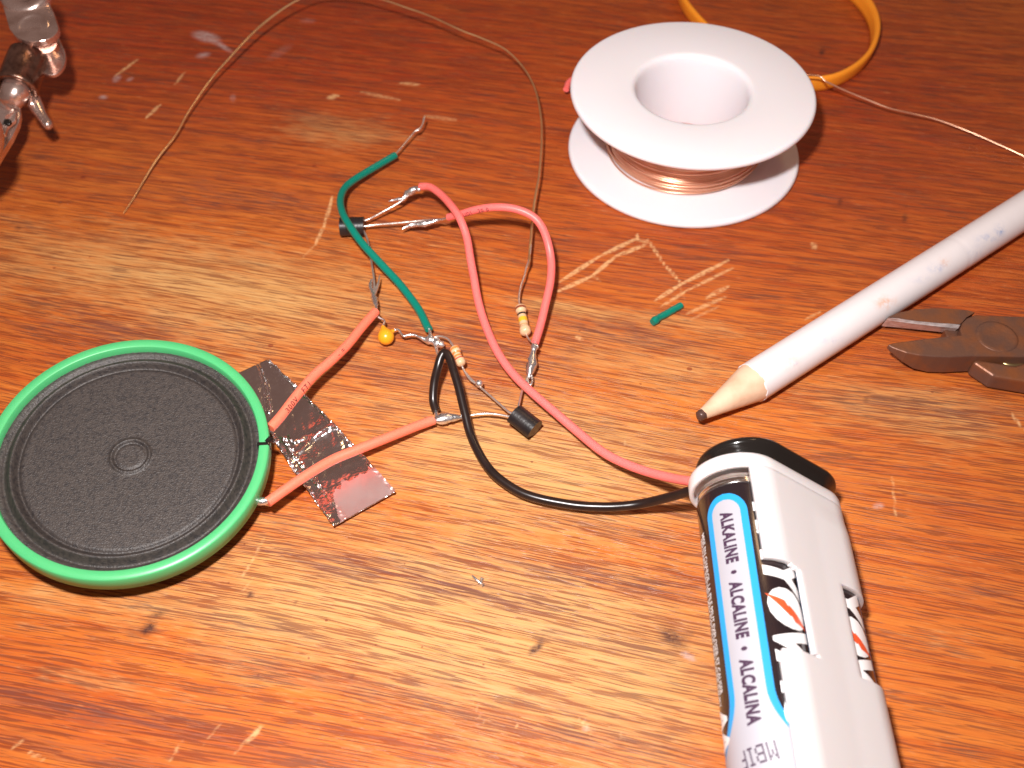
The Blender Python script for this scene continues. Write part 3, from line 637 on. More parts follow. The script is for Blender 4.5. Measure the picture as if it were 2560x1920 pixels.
resistor(P(1300, 764, 3.2), P(1315, 836, 2.8), 'beige banded resistor under the copper wire, beside the red loop',
         [(.10, .17, 'b_brown'), (.31, .37, 'b_black'), (.46, .60, 'b_yellow'), (.70, .73, 'b_gold')],
         [[(1301, 768, 3.2), (1298, 755, 3.2), (1298, 738, 3.4), (1303, 712, 3.7), (1311, 690, 4), (1315, 672, 4.2), (1322, 651, 4.4), (1325, 632, 4.4), (1327, 612, 4.5)], [(1314, 832, 2.8), (1318, 842, 3), (1326, 852, 3.4), (1338, 861, 4.4), (1345, 866, 4.2), (1342, 872, 3.8)]], R=1.2)
resistor(P(1134, 866, 4.2), P(1155, 914, 3.4), 'small beige banded resistor behind the folded black wire',
         [(.12, .22, 'b_orange'), (.34, .42, 'b_orange'), (.50, .58, 'b_orange'), (.66, .72, 'b_red')],
         [[(1082, 846, 2.8), (1092, 841, 3), (1106, 841, 3.4), (1121, 848, 3.8), (1130, 860, 4.1), (1137, 872, 4.1)], [(1153, 908, 3.4), (1158, 922, 3), (1166, 936, 2.7), (1176, 950, 2.6), (1188, 958, 2.6)]], R=1.05)
# solder bead on the lead between small resistor and lower transistor
sb_ = MB(); cb = P(1198, 959, 2.9); lathe(sb_, [(.82 * math.sin(t), -.82 * math.cos(t)) for t in np.linspace(0.01, math.pi - .01, 18)], cb, segs=28)
tag(sb_.build('solder_bead', M['solder'], None), 'round shiny solder bead on the lead between small resistor and transistor', 'solder bead', G)
# capacitor
cp = empty('capacitor', P(964, 838, 0), 'small yellow teardrop capacitor hanging between two solder joints', 'capacitor', G)
mb = MB(); c0 = P(965, 842, 2.6)
axc = P(955, 808, 3.6) - c0; axc /= np.linalg.norm(axc)
lathe(mb, [(1.75 * math.sin(t), -1.75 * math.cos(t)) for t in np.linspace(.01, 1.9, 16)] + [(1.45, 1.05), (1.0, 1.6), (.62, 2.1), (.36, 2.6), (.02, 3.0)], c0, axc, 40); mb.build('body', M['yellow_cap'], cp)
nb_ = MB(); tube(nb_, px((972, 834, 2.8, 1.1), (980, 829, 2.9, .55), (986, 826, 3, .25)), .4); nb_.build('lead_collar', M['yellow_cap'], cp)
sub_tube('lead', [(938, 760, 4.4), (942, 777, 4.2), (944, 790, 4), (951, 796, 3.8), (960, 800, 3.7), (961, 806, 3.6), (957, 814, 3.5)], .24, M['solder'], cp, step=.3)
sub_tube('lead', [(983, 829, 2.9), (989, 824, 3), (997, 825, 3.1), (1002, 833, 3), (1009, 840, 3), (1024, 837, 3), (1038, 838, 3), (1052, 845, 2.9), (1068, 850, 2.8)], .27, M['solder'], cp, step=.3)
sub_tube('solder_joint', [(1048, 843, 2.9, .3), (1062, 848, 2.7, .6), (1074, 850, 2.6, 1.05), (1084, 853, 2.6, .8), (1096, 858, 2.6, .95), (1104, 862, 2.6, .75), (1110, 866, 2.6, .2)], .5, M['solder'], cp, rough=.45, freq=1.1, step=.3)

# copper antenna wire
an = MB()
tube(an, px((309, 534, .4, 0.172), (338, 489, .9, 0.193), (365, 442, 1.4, 0.257), (395, 395, 2, 0.279), (439, 338, 2.6, 0.215), (473, 277, 3.4, 0.215), (527, 199, 5, 0.236), (574, 145, 6.4, 0.268), (640, 76, 8.2, 0.343), (694, 32, 9.6, 0.321), (745, 0, 10.8, 0.257), (800, -20, 11.4, 0.236), (880, -20, 11.8, 0.236), (965, 2, 11.6, 0.236), (1012, 18, 11.2, 0.257),
                (1074, 40, 10.6, 0.257), (1153, 76, 9.8, 0.236), (1200, 94, 9.2, 0.215), (1262, 123, 8.4, 0.215), (1309, 170, 7.6, 0.215), (1338, 224, 7, 0.215), (1352, 290, 6.4, 0.215), (1354, 350, 6, 0.224), (1349, 428, 5.6, 0.236), (1342, 470, 5.4, 0.290), (1336, 506, 5.2, 0.290), (1330, 560, 4.9, 0.279), (1327, 600, 4.6, 0.300), (1324, 625, 4.4, 0.257), (1323, 651, 4.3, 0.343), (1318, 668, 4.2, 0.215)), .22, 10)
tag(an.build('copper_antenna', M['antenna'], None), 'long thin copper wire curving in a wide arch over the upper left table', 'copper wire', G)
# green offcut
go = MB(); tube(go, px((1631, 806, 1.0, .75), (1638, 801, .95, .95), (1648, 794, .85, .78), (1672, 781, .8, .78), (1703, 763, .8, .78)), .8, 16, rough=.12, step=.3)
tag(go.build('insulation_offcut', M['green_ins'], None), 'short green piece of stripped insulation lying alone beside the scratches', 'wire offcut')
# red stub behind the spool
rs = MB(); tube(rs, px((1415, 224, 3.2), (1424, 204, 3.2), (1452, 190, 2.6), (1500, 200, 2.2)), .8, 14)
tag(rs.build('red_wire_stub', M['red_ins'], None), 'pinkish red wire end peeking out left of the white spool', 'wire end')
# crumb of solder
cr = MB(); V = []
for k, (a, b_) in enumerate(((1181, 1440), (1196, 1452), (1204, 1447), (1205, 1462), (1199, 1458))):
    q = P(a, b_, .1); cr_r = .5 if k > 1 else .3; ico = [q + np.array(t) * cr_r for t in ((1, 0, 0), (-.9, .2, 0), (0, 1.1, .1), (.2, -1, 0), (0, .1, 1.0), (0, 0, -.15))]
    cr.add(ico, [(0, 2, 4), (2, 1, 4), (1, 3, 4), (3, 0, 4), (2, 0, 5), (1, 2, 5), (3, 1, 5), (0, 3, 5)], False)
tube(cr, px((1181, 1440, .3, .18), (1192, 1450, .4, .3), (1204, 1460, .3, .25)), .25, 8, rough=.6, freq=4); tube(cr, px((1204, 1446, .3, .2), (1203, 1462, .3, .25)), .25, 8)
tag(cr.build('solder_crumb', M['solder'], None), 'tiny shiny crumb of solder alone on the wood below the black wire', 'solder crumb')

# ------------------------------------------------------------------ pencil
def pencil():
    z = 4.15; t = P(1744, 1046, z); s = P(1881, 957, z); e0 = P(2560, 527, z); a = e0 - s; a /= np.linalg.norm(a); tip = s - a * ((s - t) @ a); Lc = np.linalg.norm(s - tip)
    e = s + a * 150; root = empty('pencil', s * [1, 1, 0], 'thick white painted pencil with worn sharpened tip, pointing to lower left', 'pencil')
    R = 4.15; mb = MB(); lathe(mb, [(R * (.27 + .73 * (k / 10)), 1.5 + (Lc - 1.5) * k / 10) for k in range(11)], tip, a, 48); mb.build('sharpened_cone', M['pencil_wood'], root)
    gp = MB(); V = []; lathe(gp, [(0.02, .25), (.6, .28), (1.0, .6), (1.12, 1.1), (1.14, 1.6)], tip, a, 20)
    gp.v = [tuple(np.array(v) + .16 * np.array([mnoise.noise(Vector(v) * 1.7), mnoise.noise(Vector(v) * 1.7 + Vector((9, 0, 0))), 0])) for v in gp.v]; gp.build('graphite_tip', M['graphite'], root)
    # painted barrel with an uneven edge at the cone
    b = MB(); segs = 96; ax = a; u = np.cross(ax, [0, 0, 1.0]); u /= np.linalg.norm(u); v = np.cross(ax, u); hs = np.r_[0, .15, .35, .6, 1, np.arange(2, 150, .7), 150]; V = []
    for i, h in enumerate(hs):
        for k in range(segs):
            th = 2 * math.pi * k / segs; off = (.55 * mnoise.noise(Vector((math.cos(th) * 2.1, math.sin(th) * 2.1, 3))) + .25 * mnoise.noise(Vector((math.cos(th) * 7, math.sin(th) * 7, 5)))) * max(0, 1 - h / 6)
            rr = R + .07 * (0 if i == 0 else 1) - (.10 if 63.5 < h < 64.3 else 0) * .6
            if i == 0: rr = R - .15
            V.append(s + ax * (h + off - .3) + (u * math.cos(th) + v * math.sin(th)) * rr)
    n = len(hs); b.add(V, [(i * segs + k, i * segs + (k + 1) % segs, (i + 1) * segs + (k + 1) % segs, (i + 1) * segs + k) for i in range(n - 1) for k in range(segs)]); b.add(V[-segs:], [tuple(range(segs))], False)
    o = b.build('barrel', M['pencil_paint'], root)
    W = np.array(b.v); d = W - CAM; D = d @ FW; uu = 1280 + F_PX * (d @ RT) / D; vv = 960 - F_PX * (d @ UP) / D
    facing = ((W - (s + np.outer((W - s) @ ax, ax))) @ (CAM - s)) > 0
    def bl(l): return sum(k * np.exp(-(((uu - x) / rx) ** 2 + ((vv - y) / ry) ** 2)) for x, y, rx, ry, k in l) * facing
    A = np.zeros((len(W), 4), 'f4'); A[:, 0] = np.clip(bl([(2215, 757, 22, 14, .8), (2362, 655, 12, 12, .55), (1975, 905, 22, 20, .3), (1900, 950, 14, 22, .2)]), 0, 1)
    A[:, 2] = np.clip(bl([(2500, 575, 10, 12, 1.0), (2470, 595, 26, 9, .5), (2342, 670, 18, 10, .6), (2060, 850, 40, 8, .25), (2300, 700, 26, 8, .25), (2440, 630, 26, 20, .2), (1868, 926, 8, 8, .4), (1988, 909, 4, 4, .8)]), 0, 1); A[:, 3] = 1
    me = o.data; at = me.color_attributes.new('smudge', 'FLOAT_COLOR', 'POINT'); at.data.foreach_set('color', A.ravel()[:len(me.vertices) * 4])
pencil()

# ------------------------------------------------------------------ diagonal cutters
def cutters():
    f = lambda x, y: (2060 + x / 3.77, 560 + y / 3.77)
    root = empty('side_cutters', P(2480, 860, 0), 'rusty brown diagonal side cutters with open jaws beside the pencil', 'pliers')
    ZT = 6.0
    def plate(name, outl, z0, z1, m, under=0.0, tip=None, bev=.35):
        mb = MB(); top = [P(*f(*p), z1) for p in outl]; yb = max(t[1] for t in top)
        bot = [np.array([t[0], t[1] + under * (yb - t[1]), z0 if tip is None else z0 + (z1 - z0 - 1.3) * min(1, max(0, (tip - o[0]) / 330))]) for t, o in zip(top, outl)]
        prism(mb, bot, top); return mb.build(name, m, root, bevel=bev)
    # upper jaw: sloping face + ground cutting edge
    plate('upper_jaw', [(612, 870), (700, 835), (850, 805), (1010, 792), (1200, 795), (1360, 812), (1425, 830), (1395, 850), (1345, 880), (1310, 920), (1285, 945), (1100, 935), (900, 915), (700, 890)], 1.0, ZT, M['plier'], under=.8)
    ue = MB(); a = [(605, 882), (800, 897), (1000, 920), (1150, 935), (1284, 950)]; b_ = [(590, 900), (800, 925), (1000, 948), (1150, 965), (1268, 978)]; c_ = [(594, 906), (800, 934), (1000, 957), (1150, 973), (1264, 984)]
    V = [P(*f(*p), 6.0) for p in a] + [P(*f(*p), 5.2) for p in b_] + [P(*f(*p), 5.0) for p in c_] + [P(*f(*p), 5.9) + np.array([0, 1.2, -4]) for p in a]; n = 5
    ue.add(V, [(r * n + i, r * n + i + 1, ((r + 1) % 4) * n + i + 1, ((r + 1) % 4) * n + i) for r in range(4) for i in range(n - 1)] + [(0, n, 2 * n, 3 * n), (n - 1, 2 * n - 1, 3 * n - 1, 4 * n - 1)], False)
    e1 = ue.build('cutting_edge', M['edge_steel'], root)
    plate('jaw_web', [(1130, 985), (1280, 985), (1300, 1045), (1160, 1062)], .6, 3.4, M['plier'])
    # body and lower jaw: one forging
    plate('lower_jaw', [(600, 1135), (660, 1118), (900, 1085), (1150, 1058), (1300, 1044), (1286, 990), (1300, 930), (1345, 885), (1420, 855), (1500, 858), (1900, 870), (2300, 885), (2300, 1262), (1890, 1250), (1700, 1246), (1400, 1242), (1200, 1252), (1050, 1248), (900, 1235), (780, 1212), (690, 1180), (640, 1160)], .8, ZT, M['plier'], tip=960, bev=.3)
    # pivot disc: a shallow raised ring on the joint
    pc = P(*f(1630, 1060), ZT); pv = MB(); lathe(pv, [(0, .04), (3.2, .04), (3.6, .08), (4.0, .06), (4.3, .0), (4.4, -.3)], pc, segs=64); pv.build('pivot', M['plier'], root)
    # handles leaving the picture
    for nm, outl, z0, z1 in (('handle', [(1400, 1395 - 100), (1440, 1270), (1800, 1330), (1900, 1300), (2400, 1420), (3400, 1760), (3600, 1960), (3200, 1840), (2500, 1600), (1900, 1480), (1600, 1430)], .5, 4.6),
                             ('handle', [(2200, 880), (2700, 840), (3300, 690), (3500, 740), (3400, 860), (2700, 1060), (2300, 1150)], .7, 5.8)):
        plate(nm, outl, z0, z1, M['plier'], bev=.8)
    sp = MB(); tube(sp, px((2500, 905, 3.4, .35), (2520, 912, 3.6, .4), (2545, 914, 3.4, .4), (2575, 908, 3.2, .35)), .35); sp.build('spring', mat('brass_spring', (.5, .38, .18), .35, .9), root)
cutters()

# ------------------------------------------------------------------ helping-hand clamp
def clamp():
    g = lambda x, y, z: P(x / 3.95, y / 3.95, z * .66)
    root = empty('helping_hand_clamp', g(200, 900, 0) * [1, 1, 0], 'nickel-plated clamp arm with alligator clip at the upper left corner', 'clamp')
    nrm = np.array([.05, -.35, .93]); nrm /= np.linalg.norm(nrm)
    def slab(name, outl, z, th, sl=0.0):
        mb = MB(); top = [g(x, y, z + (y - 200) * sl) for x, y in outl]; bot = [t - nrm * th for t in top]; prism(mb, bot, top); return mb.build(name, M['chrome'], root, bevel=.3)
    def arc(cx, cy, rx, ry, a0, a1, n=14): return [(cx + rx * math.cos(rad(t)), cy + ry * math.sin(rad(t))) for t in np.linspace(a0, a1, n)]
    slab('lower_plate', [(420, 300)] + [(560, 330)] + arc(500, 560, 145, 180, -40, 100) + [(380, 700), (330, 560)], 30, 1.3)
    slab('upper_plate', [(20, 40), (480, 20), (530, 130)] + arc(340, 270, 235, 140, 0, 165) + [(90, 280)], 41, 2.0)
    d = MB(); c = g(325, 262, 41.05); lathe(d, [(3.9, 0), (3.5, .35), (3.1, .1), (2.7, -.05 + .06), (0, .10)], c, nrm, 40); d.build('rivet_dimple', M['chrome'], root)
    k = MB(); c = g(235, -75, 44); lathe(k, [(5.8, -3), (6.2, -1.6), (6.0, -.4), (5.2, .3), (3.6, .6), (3.2, .2), (0, .3)], c, nrm, 48); k.build('thumb_nut', M['chrome'], root)
    p = MB(); tube(p, [list(g(430, 420, 37)) + [3.0], list(g(470, 520, 31)) + [3.0]], 3, 24); p.build('spacer', M['chrome'], root)
    a, b_ = g(290, 540, 33), g(160, 880, 29); ax = b_ - a; Lb = np.linalg.norm(ax)
    t = MB(); lathe(t, [(0, 0), (4.1, 0), (4.6, .5), (4.7, Lb * .3), (4.7, Lb - 1.2), (4.95, Lb - 1.0), (4.95, Lb), (3.7, Lb + .05), (3.6, Lb - 1.8), (0, Lb - 1.8)], a, ax, 48); t.build('barrel', M['dark_nickel'], root)
    # alligator clip: two curved sheet-metal jaws with teeth
    ax /= Lb; q = b_ - ax * 1.5
    j = MB(); tube(j, [list(q) + [3.3], list(q + ax * 3) + [3.1], list(g(95, 990, 26)) + [2.9], list(g(60, 1060, 24)) + [2.5]], 3, 24, rough=.12, freq=.4); j.build('clip_barrel', M['chrome'], root)
    ja = MB(); o1 = [g(*p) for p in ((30, 960, 27), (200, 1040, 25), (205, 1110, 24), (190, 1190, 23), (120, 1340, 21), (20, 1500, 19), (-60, 1640, 17), (-160, 1640, 17), (-160, 1200, 23))]
    prism(ja, [p + np.array([-.6, .3, -2.6]) for p in o1], o1); ja.build('clip_jaw', M['chrome'], root, bevel=.6)
    jb = MB(); o2 = [g(*p) for p in ((-40, 1120, 28), (60, 1130, 27.4), (160, 1090, 26.4), (150, 1180, 25.6), (70, 1250, 25), (50, 1320, 24), (-40, 1340, 24))]
    prism(jb, [p + np.array([0, 0, -1.0]) for p in o2], o2); jb.build('clip_jaw', M['chrome'], root, bevel=.2)
    rv = MB(); lathe(rv, [(0, .25), (.7, .2), (.9, 0), (.9, -.5)], g(72, 1205, 26), nrm, 20); rv.build('rivet', M['black_pl'], root)
    lv = MB(); tube(lv, [list(g(330, 960, 24)) + [1.5], list(g(360, 1050, 22.5)) + [1.7], list(g(410, 1140, 21)) + [1.3], list(g(470, 1230, 19.6)) + [1.25]], 1.4, 18); tube(lv, [list(g(300, 1020, 24)) + [1.2], list(g(360, 1050, 22.5)) + [1.5]], 1, 14)
    q = g(470, 1230, 19.6); lathe(lv, [(1.25 * math.sin(t_), -1.25 * math.cos(t_)) for t_ in np.linspace(.01, 3.13, 12)], q, segs=18)
    lv.build('wing_lever', M['chrome'], root)
    bj = MB(); q = g(-450, 1330, 46); lathe(bj, [(9.5 * math.sin(t_), -9.5 * math.cos(t_)) for t_ in np.linspace(.01, 3.13, 24)], q, segs=40); tube(bj, [list(q) + [6], list(q + np.array([-8, 2, -6])) + [6]], 6, 20); bj.build('ball_joint', M['chrome'], root)
    # the arm and foot that carry it, outside the picture
    am = MB(); tube(am, [list(g(-60, 900, 27)) + [2.5], list(g(-400, 700, 22)) + [2.5], list(g(-900, 900, 8)) + [2.5], list(g(-900, 900, 1)) + [2.5]], 2.5, 18); am.build('arm', M['chrome'], root)
    ft = MB(); fc = g(-900, 900, 0) * [1, 1, 0]; lathe(ft, [(0, 0), (18, 0), (18, 2.5), (17, 3.2), (0, 3.2)], fc, segs=48); ft.build('foot', M['chrome'], root)
clamp()

# ------------------------------------------------------------------ batteries in their holder
AX = np.array([-.018, -1.0, 0.0]); AX /= np.linalg.norm(AX)           # from the far end towards the camera
SX = np.array([1.0, -.018, 0]); SX /= np.linalg.norm(SX); SZ = np.array([0, 0, 1.0])
YF = 96.6                                                              # far outer end
LC, RC = (38.4, 18.0), (50.3, 8.35)                                    # battery centres in the cross-section (x, z)
def org(xz, s): return np.array([xz[0], YF, xz[1]]) + AX * s
def cyl(xz, s, phi, r): return org(xz, s) + (SX * math.sin(phi) + SZ * math.cos(phi)) * r
def battery(xz, label, turn=0.0):
    r = 7.15; s0 = 2.6
    root = empty('battery', org(xz, 27) * [1, 1, 0], label, 'battery', 'alkaline cells side by side in the holder')
    b = MB(); o = org(xz, s0)
    lathe(b, [(6.0, 2.7), (6.95, 2.7), (7.1, 2.85), (r, 3.3), (r, 50.2), (6.9, 50.8), (5.5, 50.9)], o, AX, 128); b.build('jacket', M['bat_black'], root)
    c = MB(); lathe(c, [(0, .15), (4.3, .15), (4.6, 0), (5.2, 0), (5.5, .35), (6.1, .4), (6.6, .6), (6.75, .9), (6.6, 1.2), (6.85, 1.5), (6.9, 1.9), (6.8, 2.1), (6.92, 2.3), (6.9, 2.8), (6.0, 2.9)], o, AX, 96); c.build('metal_end', M['bat_cap'], root)
    t = MB(); lathe(t, [(5.5, 50.85), (2.8, 51.0), (2.7, 52.1), (0, 52.2)], o, AX, 64); t.build('positive_button', M['bat_cap'], root)
    pc = rad(-34) + turn
    def wrap(V, s, phi, rr): return [cyl(xz, s + v[0], phi + v[1] / r, rr) for v in V]
    def shape(fn, sa, sb, rr, m, name, n=90, k=20):
        mb = MB(); V = []; ss = np.r_[np.linspace(sa, sa + 3.4, 26), np.linspace(sa + 3.6, sb, n)]
        for s in ss:
            wl = fn(s)
            for j in range(k + 1): V.append(cyl(xz, s, pc + (-wl + 2 * wl * j / k) / r, rr))
        W = k + 1; mb.add(V, [(i * W + j, i * W + j + 1, (i + 1) * W + j + 1, (i + 1) * W + j) for i in range(len(ss) - 1) for j in range(k)]); return mb.build(name, m, root)
    def outer(s, R=3.35, s1=7.3):
        wv = R * math.sqrt(max(0, 1 - max(0, 1 - (s - s1) / R) ** 2)) if s < s1 + R else R
        if s > 40: wv = R + .066 * (s - 40) ** 2
        return min(wv, 22.4)
    shape(lambda s: outer(s, 3.6, 7.2), 7.2, 52.5, r + .025, M['bat_blue'], 'blue_border')
    shape(lambda s: outer(s, 2.45, 8.35) - (0 if s < 38.5 else .0), 8.35, 52.6, r + .05, M['bat_silver'], 'silver_panel')
    def put(txt, size, s, phi, m, name, width=None, bold=.0, shear=0., rot=0, spacing=1.0, rr=r + .075, mirror=1):
        V, Fs = text_geo(txt, size, bold=bold, shear=shear, cut=.5, width=width, spacing=spacing)
        V = V.copy(); V[:, 1] -= (V[:, 1].max() + V[:, 1].min()) / 2
        if rot == 90: V = np.stack([V[:, 1], V[:, 0] * -1, V[:, 2]], 1)
        mb = MB(); mb.add(wrap(V, s, phi, rr), Fs, False); return mb.build(name, m, root)
    put('ALKALINE  \u2022  ALCALINE  \u2022  ALCALINA', 2.7, 10.6, pc + rad(1), M['bat_ink'], 'lettering', width=34.6, bold=.145, spacing=1.12)
    put('RAYOVAC', 8.8, 9.4, pc + rad(64), M['bat_white'], 'brand_lettering', width=37.2, bold=.48, shear=.12, rr=r + .05)
    # drop shadow line and coloured edge beside the lettering
    for p0, p1, m_, nm in ((rad(95), rad(99), M['bat_blue'], 'edge_line'),):
        eb = MB(); V = [cyl(xz, s, pc + p0 + (p1 - p0) * j / 3, r + .03) for s in np.linspace(3.9, 49, 60) for j in range(4)]
        eb.add(V, [(i * 4 + j, i * 4 + j + 1, (i + 1) * 4 + j + 1, (i + 1) * 4 + j) for i in range(59) for j in range(3)]); eb.build(nm, m_, root)
    el = MB(); V = []; nr, na = 8, 40
    for i in range(nr + 1):
        for k in range(na):
            a = 2 * math.pi * k / na; q = i / nr; x = 2.55 * q * math.cos(a); y = 3.25 * q * math.sin(a); V.append((x + y * .14, y))
    el.add(wrap(V, 27.9, pc + rad(64), r + .06), [(i * na + k, i * na + (k + 1) % na, (i + 1) * na + (k + 1) % na, (i + 1) * na + k) for i in range(nr) for k in range(na)], False); el.build('letter_disc', M['bat_white'], root)
    # red bolt through the O
    bolt = [(-1.9, -4.6), (.6, -.9), (.1, -.7), (1.0, .5), (.5, .8), (2.9, 4.3), (-.5, 1.5), (-.1, 1.2), (-1.5, .4), (-.9, .1)]
    bolt = [(-.6, -4.4), (.75, -1.2), (.35, -1.0), (1.1, .0), (.8, .25), (1.5, .9), (.6, 4.4), (-.75, 1.2), (-.3, 1.0), (-1.1, .1), (-.75, -.2), (-1.4, -.8)]
    bm = bmesh.new(); f_ = bm.faces.new([bm.verts.new((x * .85 + y * .42, y * .86, 0)) for x, y in bolt]); bmesh.ops.triangulate(bm, faces=[f_])
    for yy in np.arange(-4, 4.1, .5): bmesh.ops.bisect_plane(bm, geom=bm.verts[:] + bm.edges[:] + bm.faces[:], plane_co=(0, yy, 0), plane_no=(0, 1, 0))
    bm.verts.index_update(); V = [v.co[:] for v in bm.verts]; Fs = [tuple(v.index for v in q.verts) for q in bm.faces]; bm.free()
    rb = MB(); rb.add(wrap(V, 27.9, pc + rad(64), r + .085), Fs, False); rb.build('red_bolt', M['bat_red'], root)
    put('MISE EN CHARGE. LA PILE PEUT EXPLOSER ET CAUSER', 1.45, 12.0, pc - rad(45), M['bat_white'], 'warning_lettering', width=27, bold=.02, rr=r + .04)
    put('RECHARGE. BATTERY MAY EXPLODE AND CAUSE INJURY', 1.45, 12.6, pc - rad(55), M['bat_white'], 'warning_lettering', width=28, bold=.02, rr=r + .04)
    put('AA', 4.6, 40.5, pc - rad(52), M['bat_white'], 'size_lettering', width=6.8, bold=.2, shear=.15, rr=r + .04)
    # dot-matrix date code, upside down round the lower end
    font = {'M': ['10001', '11011', '10101', '10101', '10001', '10001', '10001'], 'B': ['11110', '10001', '10001', '11110', '10001', '10001', '11110'], 'I': ['111', '010', '010', '010', '010', '010', '111'], 'F': ['1111', '1000', '1000', '1110', '1000', '1000', '1000']}
    dm = MB(); xcur = 0.0
    for ch in 'MBIF':
        for ry, row in enumerate(font[ch]):
            for rx, bit in enumerate(row):
                if bit == '1':
                    x = xcur + rx * .265; y = ry * .37
                    q = [(-.13, -.15), (.13, -.15), (.13, .15), (-.13, .15)]
                    a_ = rad(8); pts = []
                    for dx, dy in q:
                        X_, Y_ = x + dx, -(y + dy)
                        X2, Y2 = X_ * math.cos(a_) - Y_ * math.sin(a_), X_ * math.sin(a_) + Y_ * math.cos(a_)
                        pts.append(cyl(xz, 50.0 + Y2, pc + rad(22) - X2 / r, r + .075))
                    dm.add(pts, [(0, 1, 2, 3)], False)
        xcur += len(font[ch][0]) * .265 + .36
    dm.build('date_code', M['bat_ink'], root)
    return root
battery(LC, 'black alkaline battery with blue-bordered silver panel exposed on the left side')
battery((RC[0] + .5, RC[1] + .15), 'black alkaline battery mostly hidden, seen through the small right-hand window')
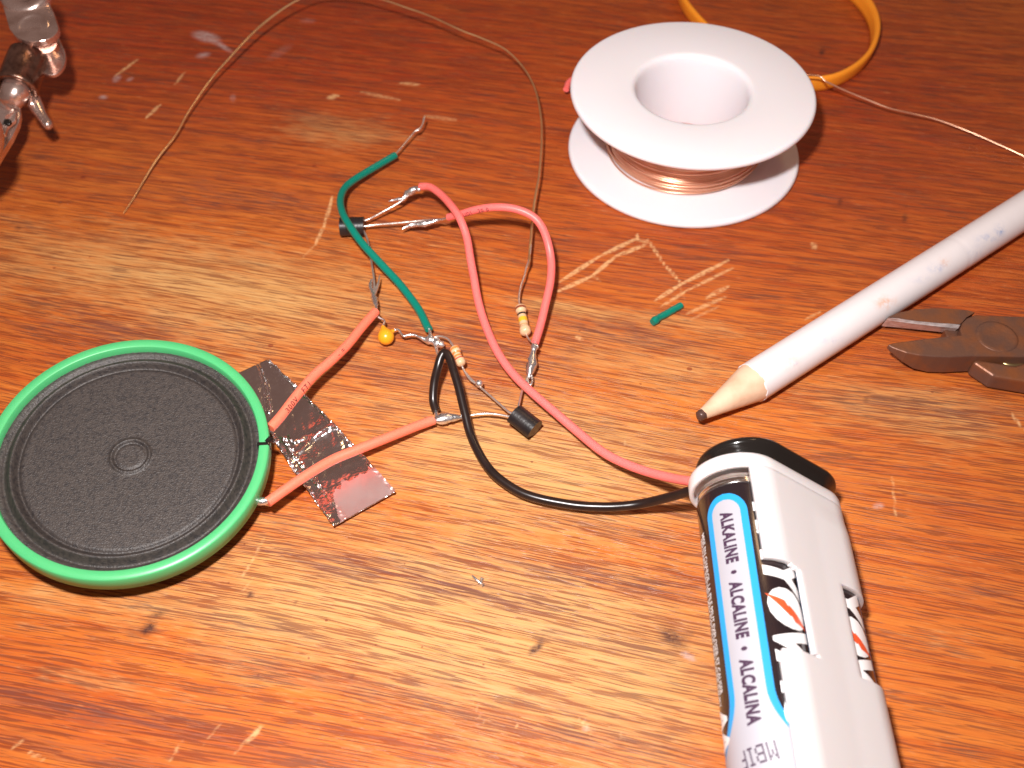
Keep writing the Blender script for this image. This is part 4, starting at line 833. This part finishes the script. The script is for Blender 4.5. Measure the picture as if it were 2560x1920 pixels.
def holder():
    root = empty('battery_holder', np.array([45, 68, 0]), 'frosted white two-cell battery holder with black end cap at the lower right', 'battery holder')
    d = np.array(RC) - np.array(LC); Ld = np.linalg.norm(d); d /= Ld; nrm = np.array([-d[1], d[0]]);  nrm = nrm if nrm[1] > 0 else -nrm      # normal on the upper flat
    pn = math.atan2(nrm[0], nrm[1])                                   # phi of the upper flat's normal
    def outline(r, a_from=None, a_to=None, n=26):
        """stadium, clockwise from phi a_from on the left circle over the top to the right circle and back under to a_to"""
        pts = []; a0 = pn - math.pi if a_from is None else a_from
        for a in np.linspace(a0, pn, n): pts.append((LC[0] + math.sin(a) * r, LC[1] + math.cos(a) * r))
        for k in range(1, 16): q = np.array(LC) + nrm * r + d * Ld * k / 16; pts.append(tuple(q))
        for a in np.linspace(pn, pn + math.pi, 2 * n): pts.append((RC[0] + math.sin(a) * r, RC[1] + math.cos(a) * r))
        for k in range(1, 16): q = np.array(RC) - nrm * r - d * Ld * k / 16; pts.append(tuple(q))
        if a_to is not None:
            for a in np.linspace(pn + math.pi, a_to + 2 * math.pi, 12): pts.append((LC[0] + math.sin(a) * r, LC[1] + math.cos(a) * r))
        return pts
    def W(p, s): return np.array([p[0], YF, p[1]]) + AX * s
    # far end wall, closed all round for its first few millimetres
    ro, ri = 8.15, 7.35
    full = outline(ro)[:-1]; inner = outline(ri)[:-1]
    e = MB(); n = len(full)
    sh = outline(ro - .6)[:-1]
    rings = [[W(p, 0) for p in sh], [W(p, .25) for p in outline(ro - .17)[:-1]], [W(p, .8) for p in full], [W(p, 2.7) for p in full], [W(p, 2.9) for p in outline(ro - .15)[:-1]], [W(p, 2.9) for p in inner], [W(p, 1.6) for p in inner]]
    V = [q for r_ in rings for q in r_]
    Fs = [(r_ * n + i, r_ * n + (i + 1) % n, (r_ + 1) * n + (i + 1) % n, (r_ + 1) * n + i) for r_ in range(len(rings) - 1) for i in range(n)]
    e.add(V, Fs); e.add(rings[0], [tuple(range(n))[::-1]], False); e.add(rings[-1], [tuple(range(n))], False); e.build('end_wall', M['frost'], root)
    # shell with its open left side and two windows
    a_open = rad(4); r = 8.15
    prof = outline(r, a_open, pn - math.pi - rad(28) , 40) if False else outline(r, a_open, rad(-150), 40)
    # bulge slightly on the right-hand battery
    ss = np.r_[2.6, 3.2, np.arange(4, 19.6, .5), np.arange(19.7, 35.2, .25), np.arange(35.5, 57.6, 1.0), 58.0]; m_ = len(prof); V = []
    arc = np.r_[0, np.cumsum([math.dist(prof[i], prof[i + 1]) for i in range(m_ - 1)])]
    phiR = [math.atan2(p[0] - RC[0], p[1] - RC[1]) for p in prof]
    top0 = arc[40 - 1]                                                    # start of the upper flat
    for s in ss:
        grow = .30 * min(1, max(0, (s - 5) / 3))
        for p, a_ in zip(prof, arc):
            onR = a_ > top0 + Ld * .55 and a_ < top0 + Ld + 24
            c = np.array(RC); q = np.array(p)
            if onR: k = q - c; q = c + k * (1 + grow / max(np.linalg.norm(k), 1)) if a_ > top0 + Ld else q + nrm * grow * (a_ - top0 - Ld * .55) / (Ld * .45)
            V.append(W(q, s))
    Fs = []
    for i in range(len(ss) - 1):
        sm = (ss[i] + ss[i + 1]) / 2
        for j in range(m_ - 1):
            am = (arc[j] + arc[j + 1]) / 2; ph = (phiR[j] + phiR[j + 1]) / 2
            if 19.9 < sm < 34.6 and am < top0 + 1.6 + max(0, (sm - 21)) * .06 - max(0, 20.6 - sm) * 3: continue
            if 19.3 < sm < 35.3 and arc[j] > top0 + Ld - 3.0 and ph < rad(112): continue
            if sm > 34.6 and sm < 36.2 and am < .5: continue
            Fs.append((i * m_ + j, i * m_ + j + 1, (i + 1) * m_ + j + 1, (i + 1) * m_ + j))
    sh_ = MB(); sh_.add(V, Fs); o = sh_.build('shell', M['frost'], root, solid=.85)
    bv = o.modifiers.new('bevel', 'BEVEL'); bv.width = .12 * MM; bv.segments = 2; bv.limit_method = 'ANGLE'; bv.angle_limit = rad(50)
    # near end wall, outside the picture
    ne = MB(); a1 = [W(p, 56) for p in full]; a2 = [W(p, 58.4) for p in full]; prism(ne, a1, a2); ne.build('end_wall', M['frost'], root)
    # black cap
    bc = MB(); rr = [(6.4, .2), (6.4, -.5), (6.7, -1.5), (7.3, -2.4), (7.9, -2.9), (8.15, -3.2), (8.2, -3.6), (8.0, -4.1), (7.2, -4.4)]
    keep = LC; c0_ = np.array(LC) + d * 2.6
    def cap_outline(q_):
        o_ = outline(q_)[:-1]; return [tuple(np.array(p) + (d * 2.6 * (1 - min(1, max(0, (np.array(p) - np.array(LC)) @ d / Ld)))) ) for p in o_]
    rings = [[W(p, s) for p in cap_outline(q)] for q, s in rr]; V = [q for r_ in rings for q in r_]; n = len(rings[0])
    bc.add(V, [(k * n + i, k * n + (i + 1) % n, (k + 1) * n + (i + 1) % n, (k + 1) * n + i) for k in range(len(rings) - 1) for i in range(n)]); bc.add(rings[-1], [tuple(range(n))], False)
    bc.build('end_cap', M['black_pl'], root)
holder()
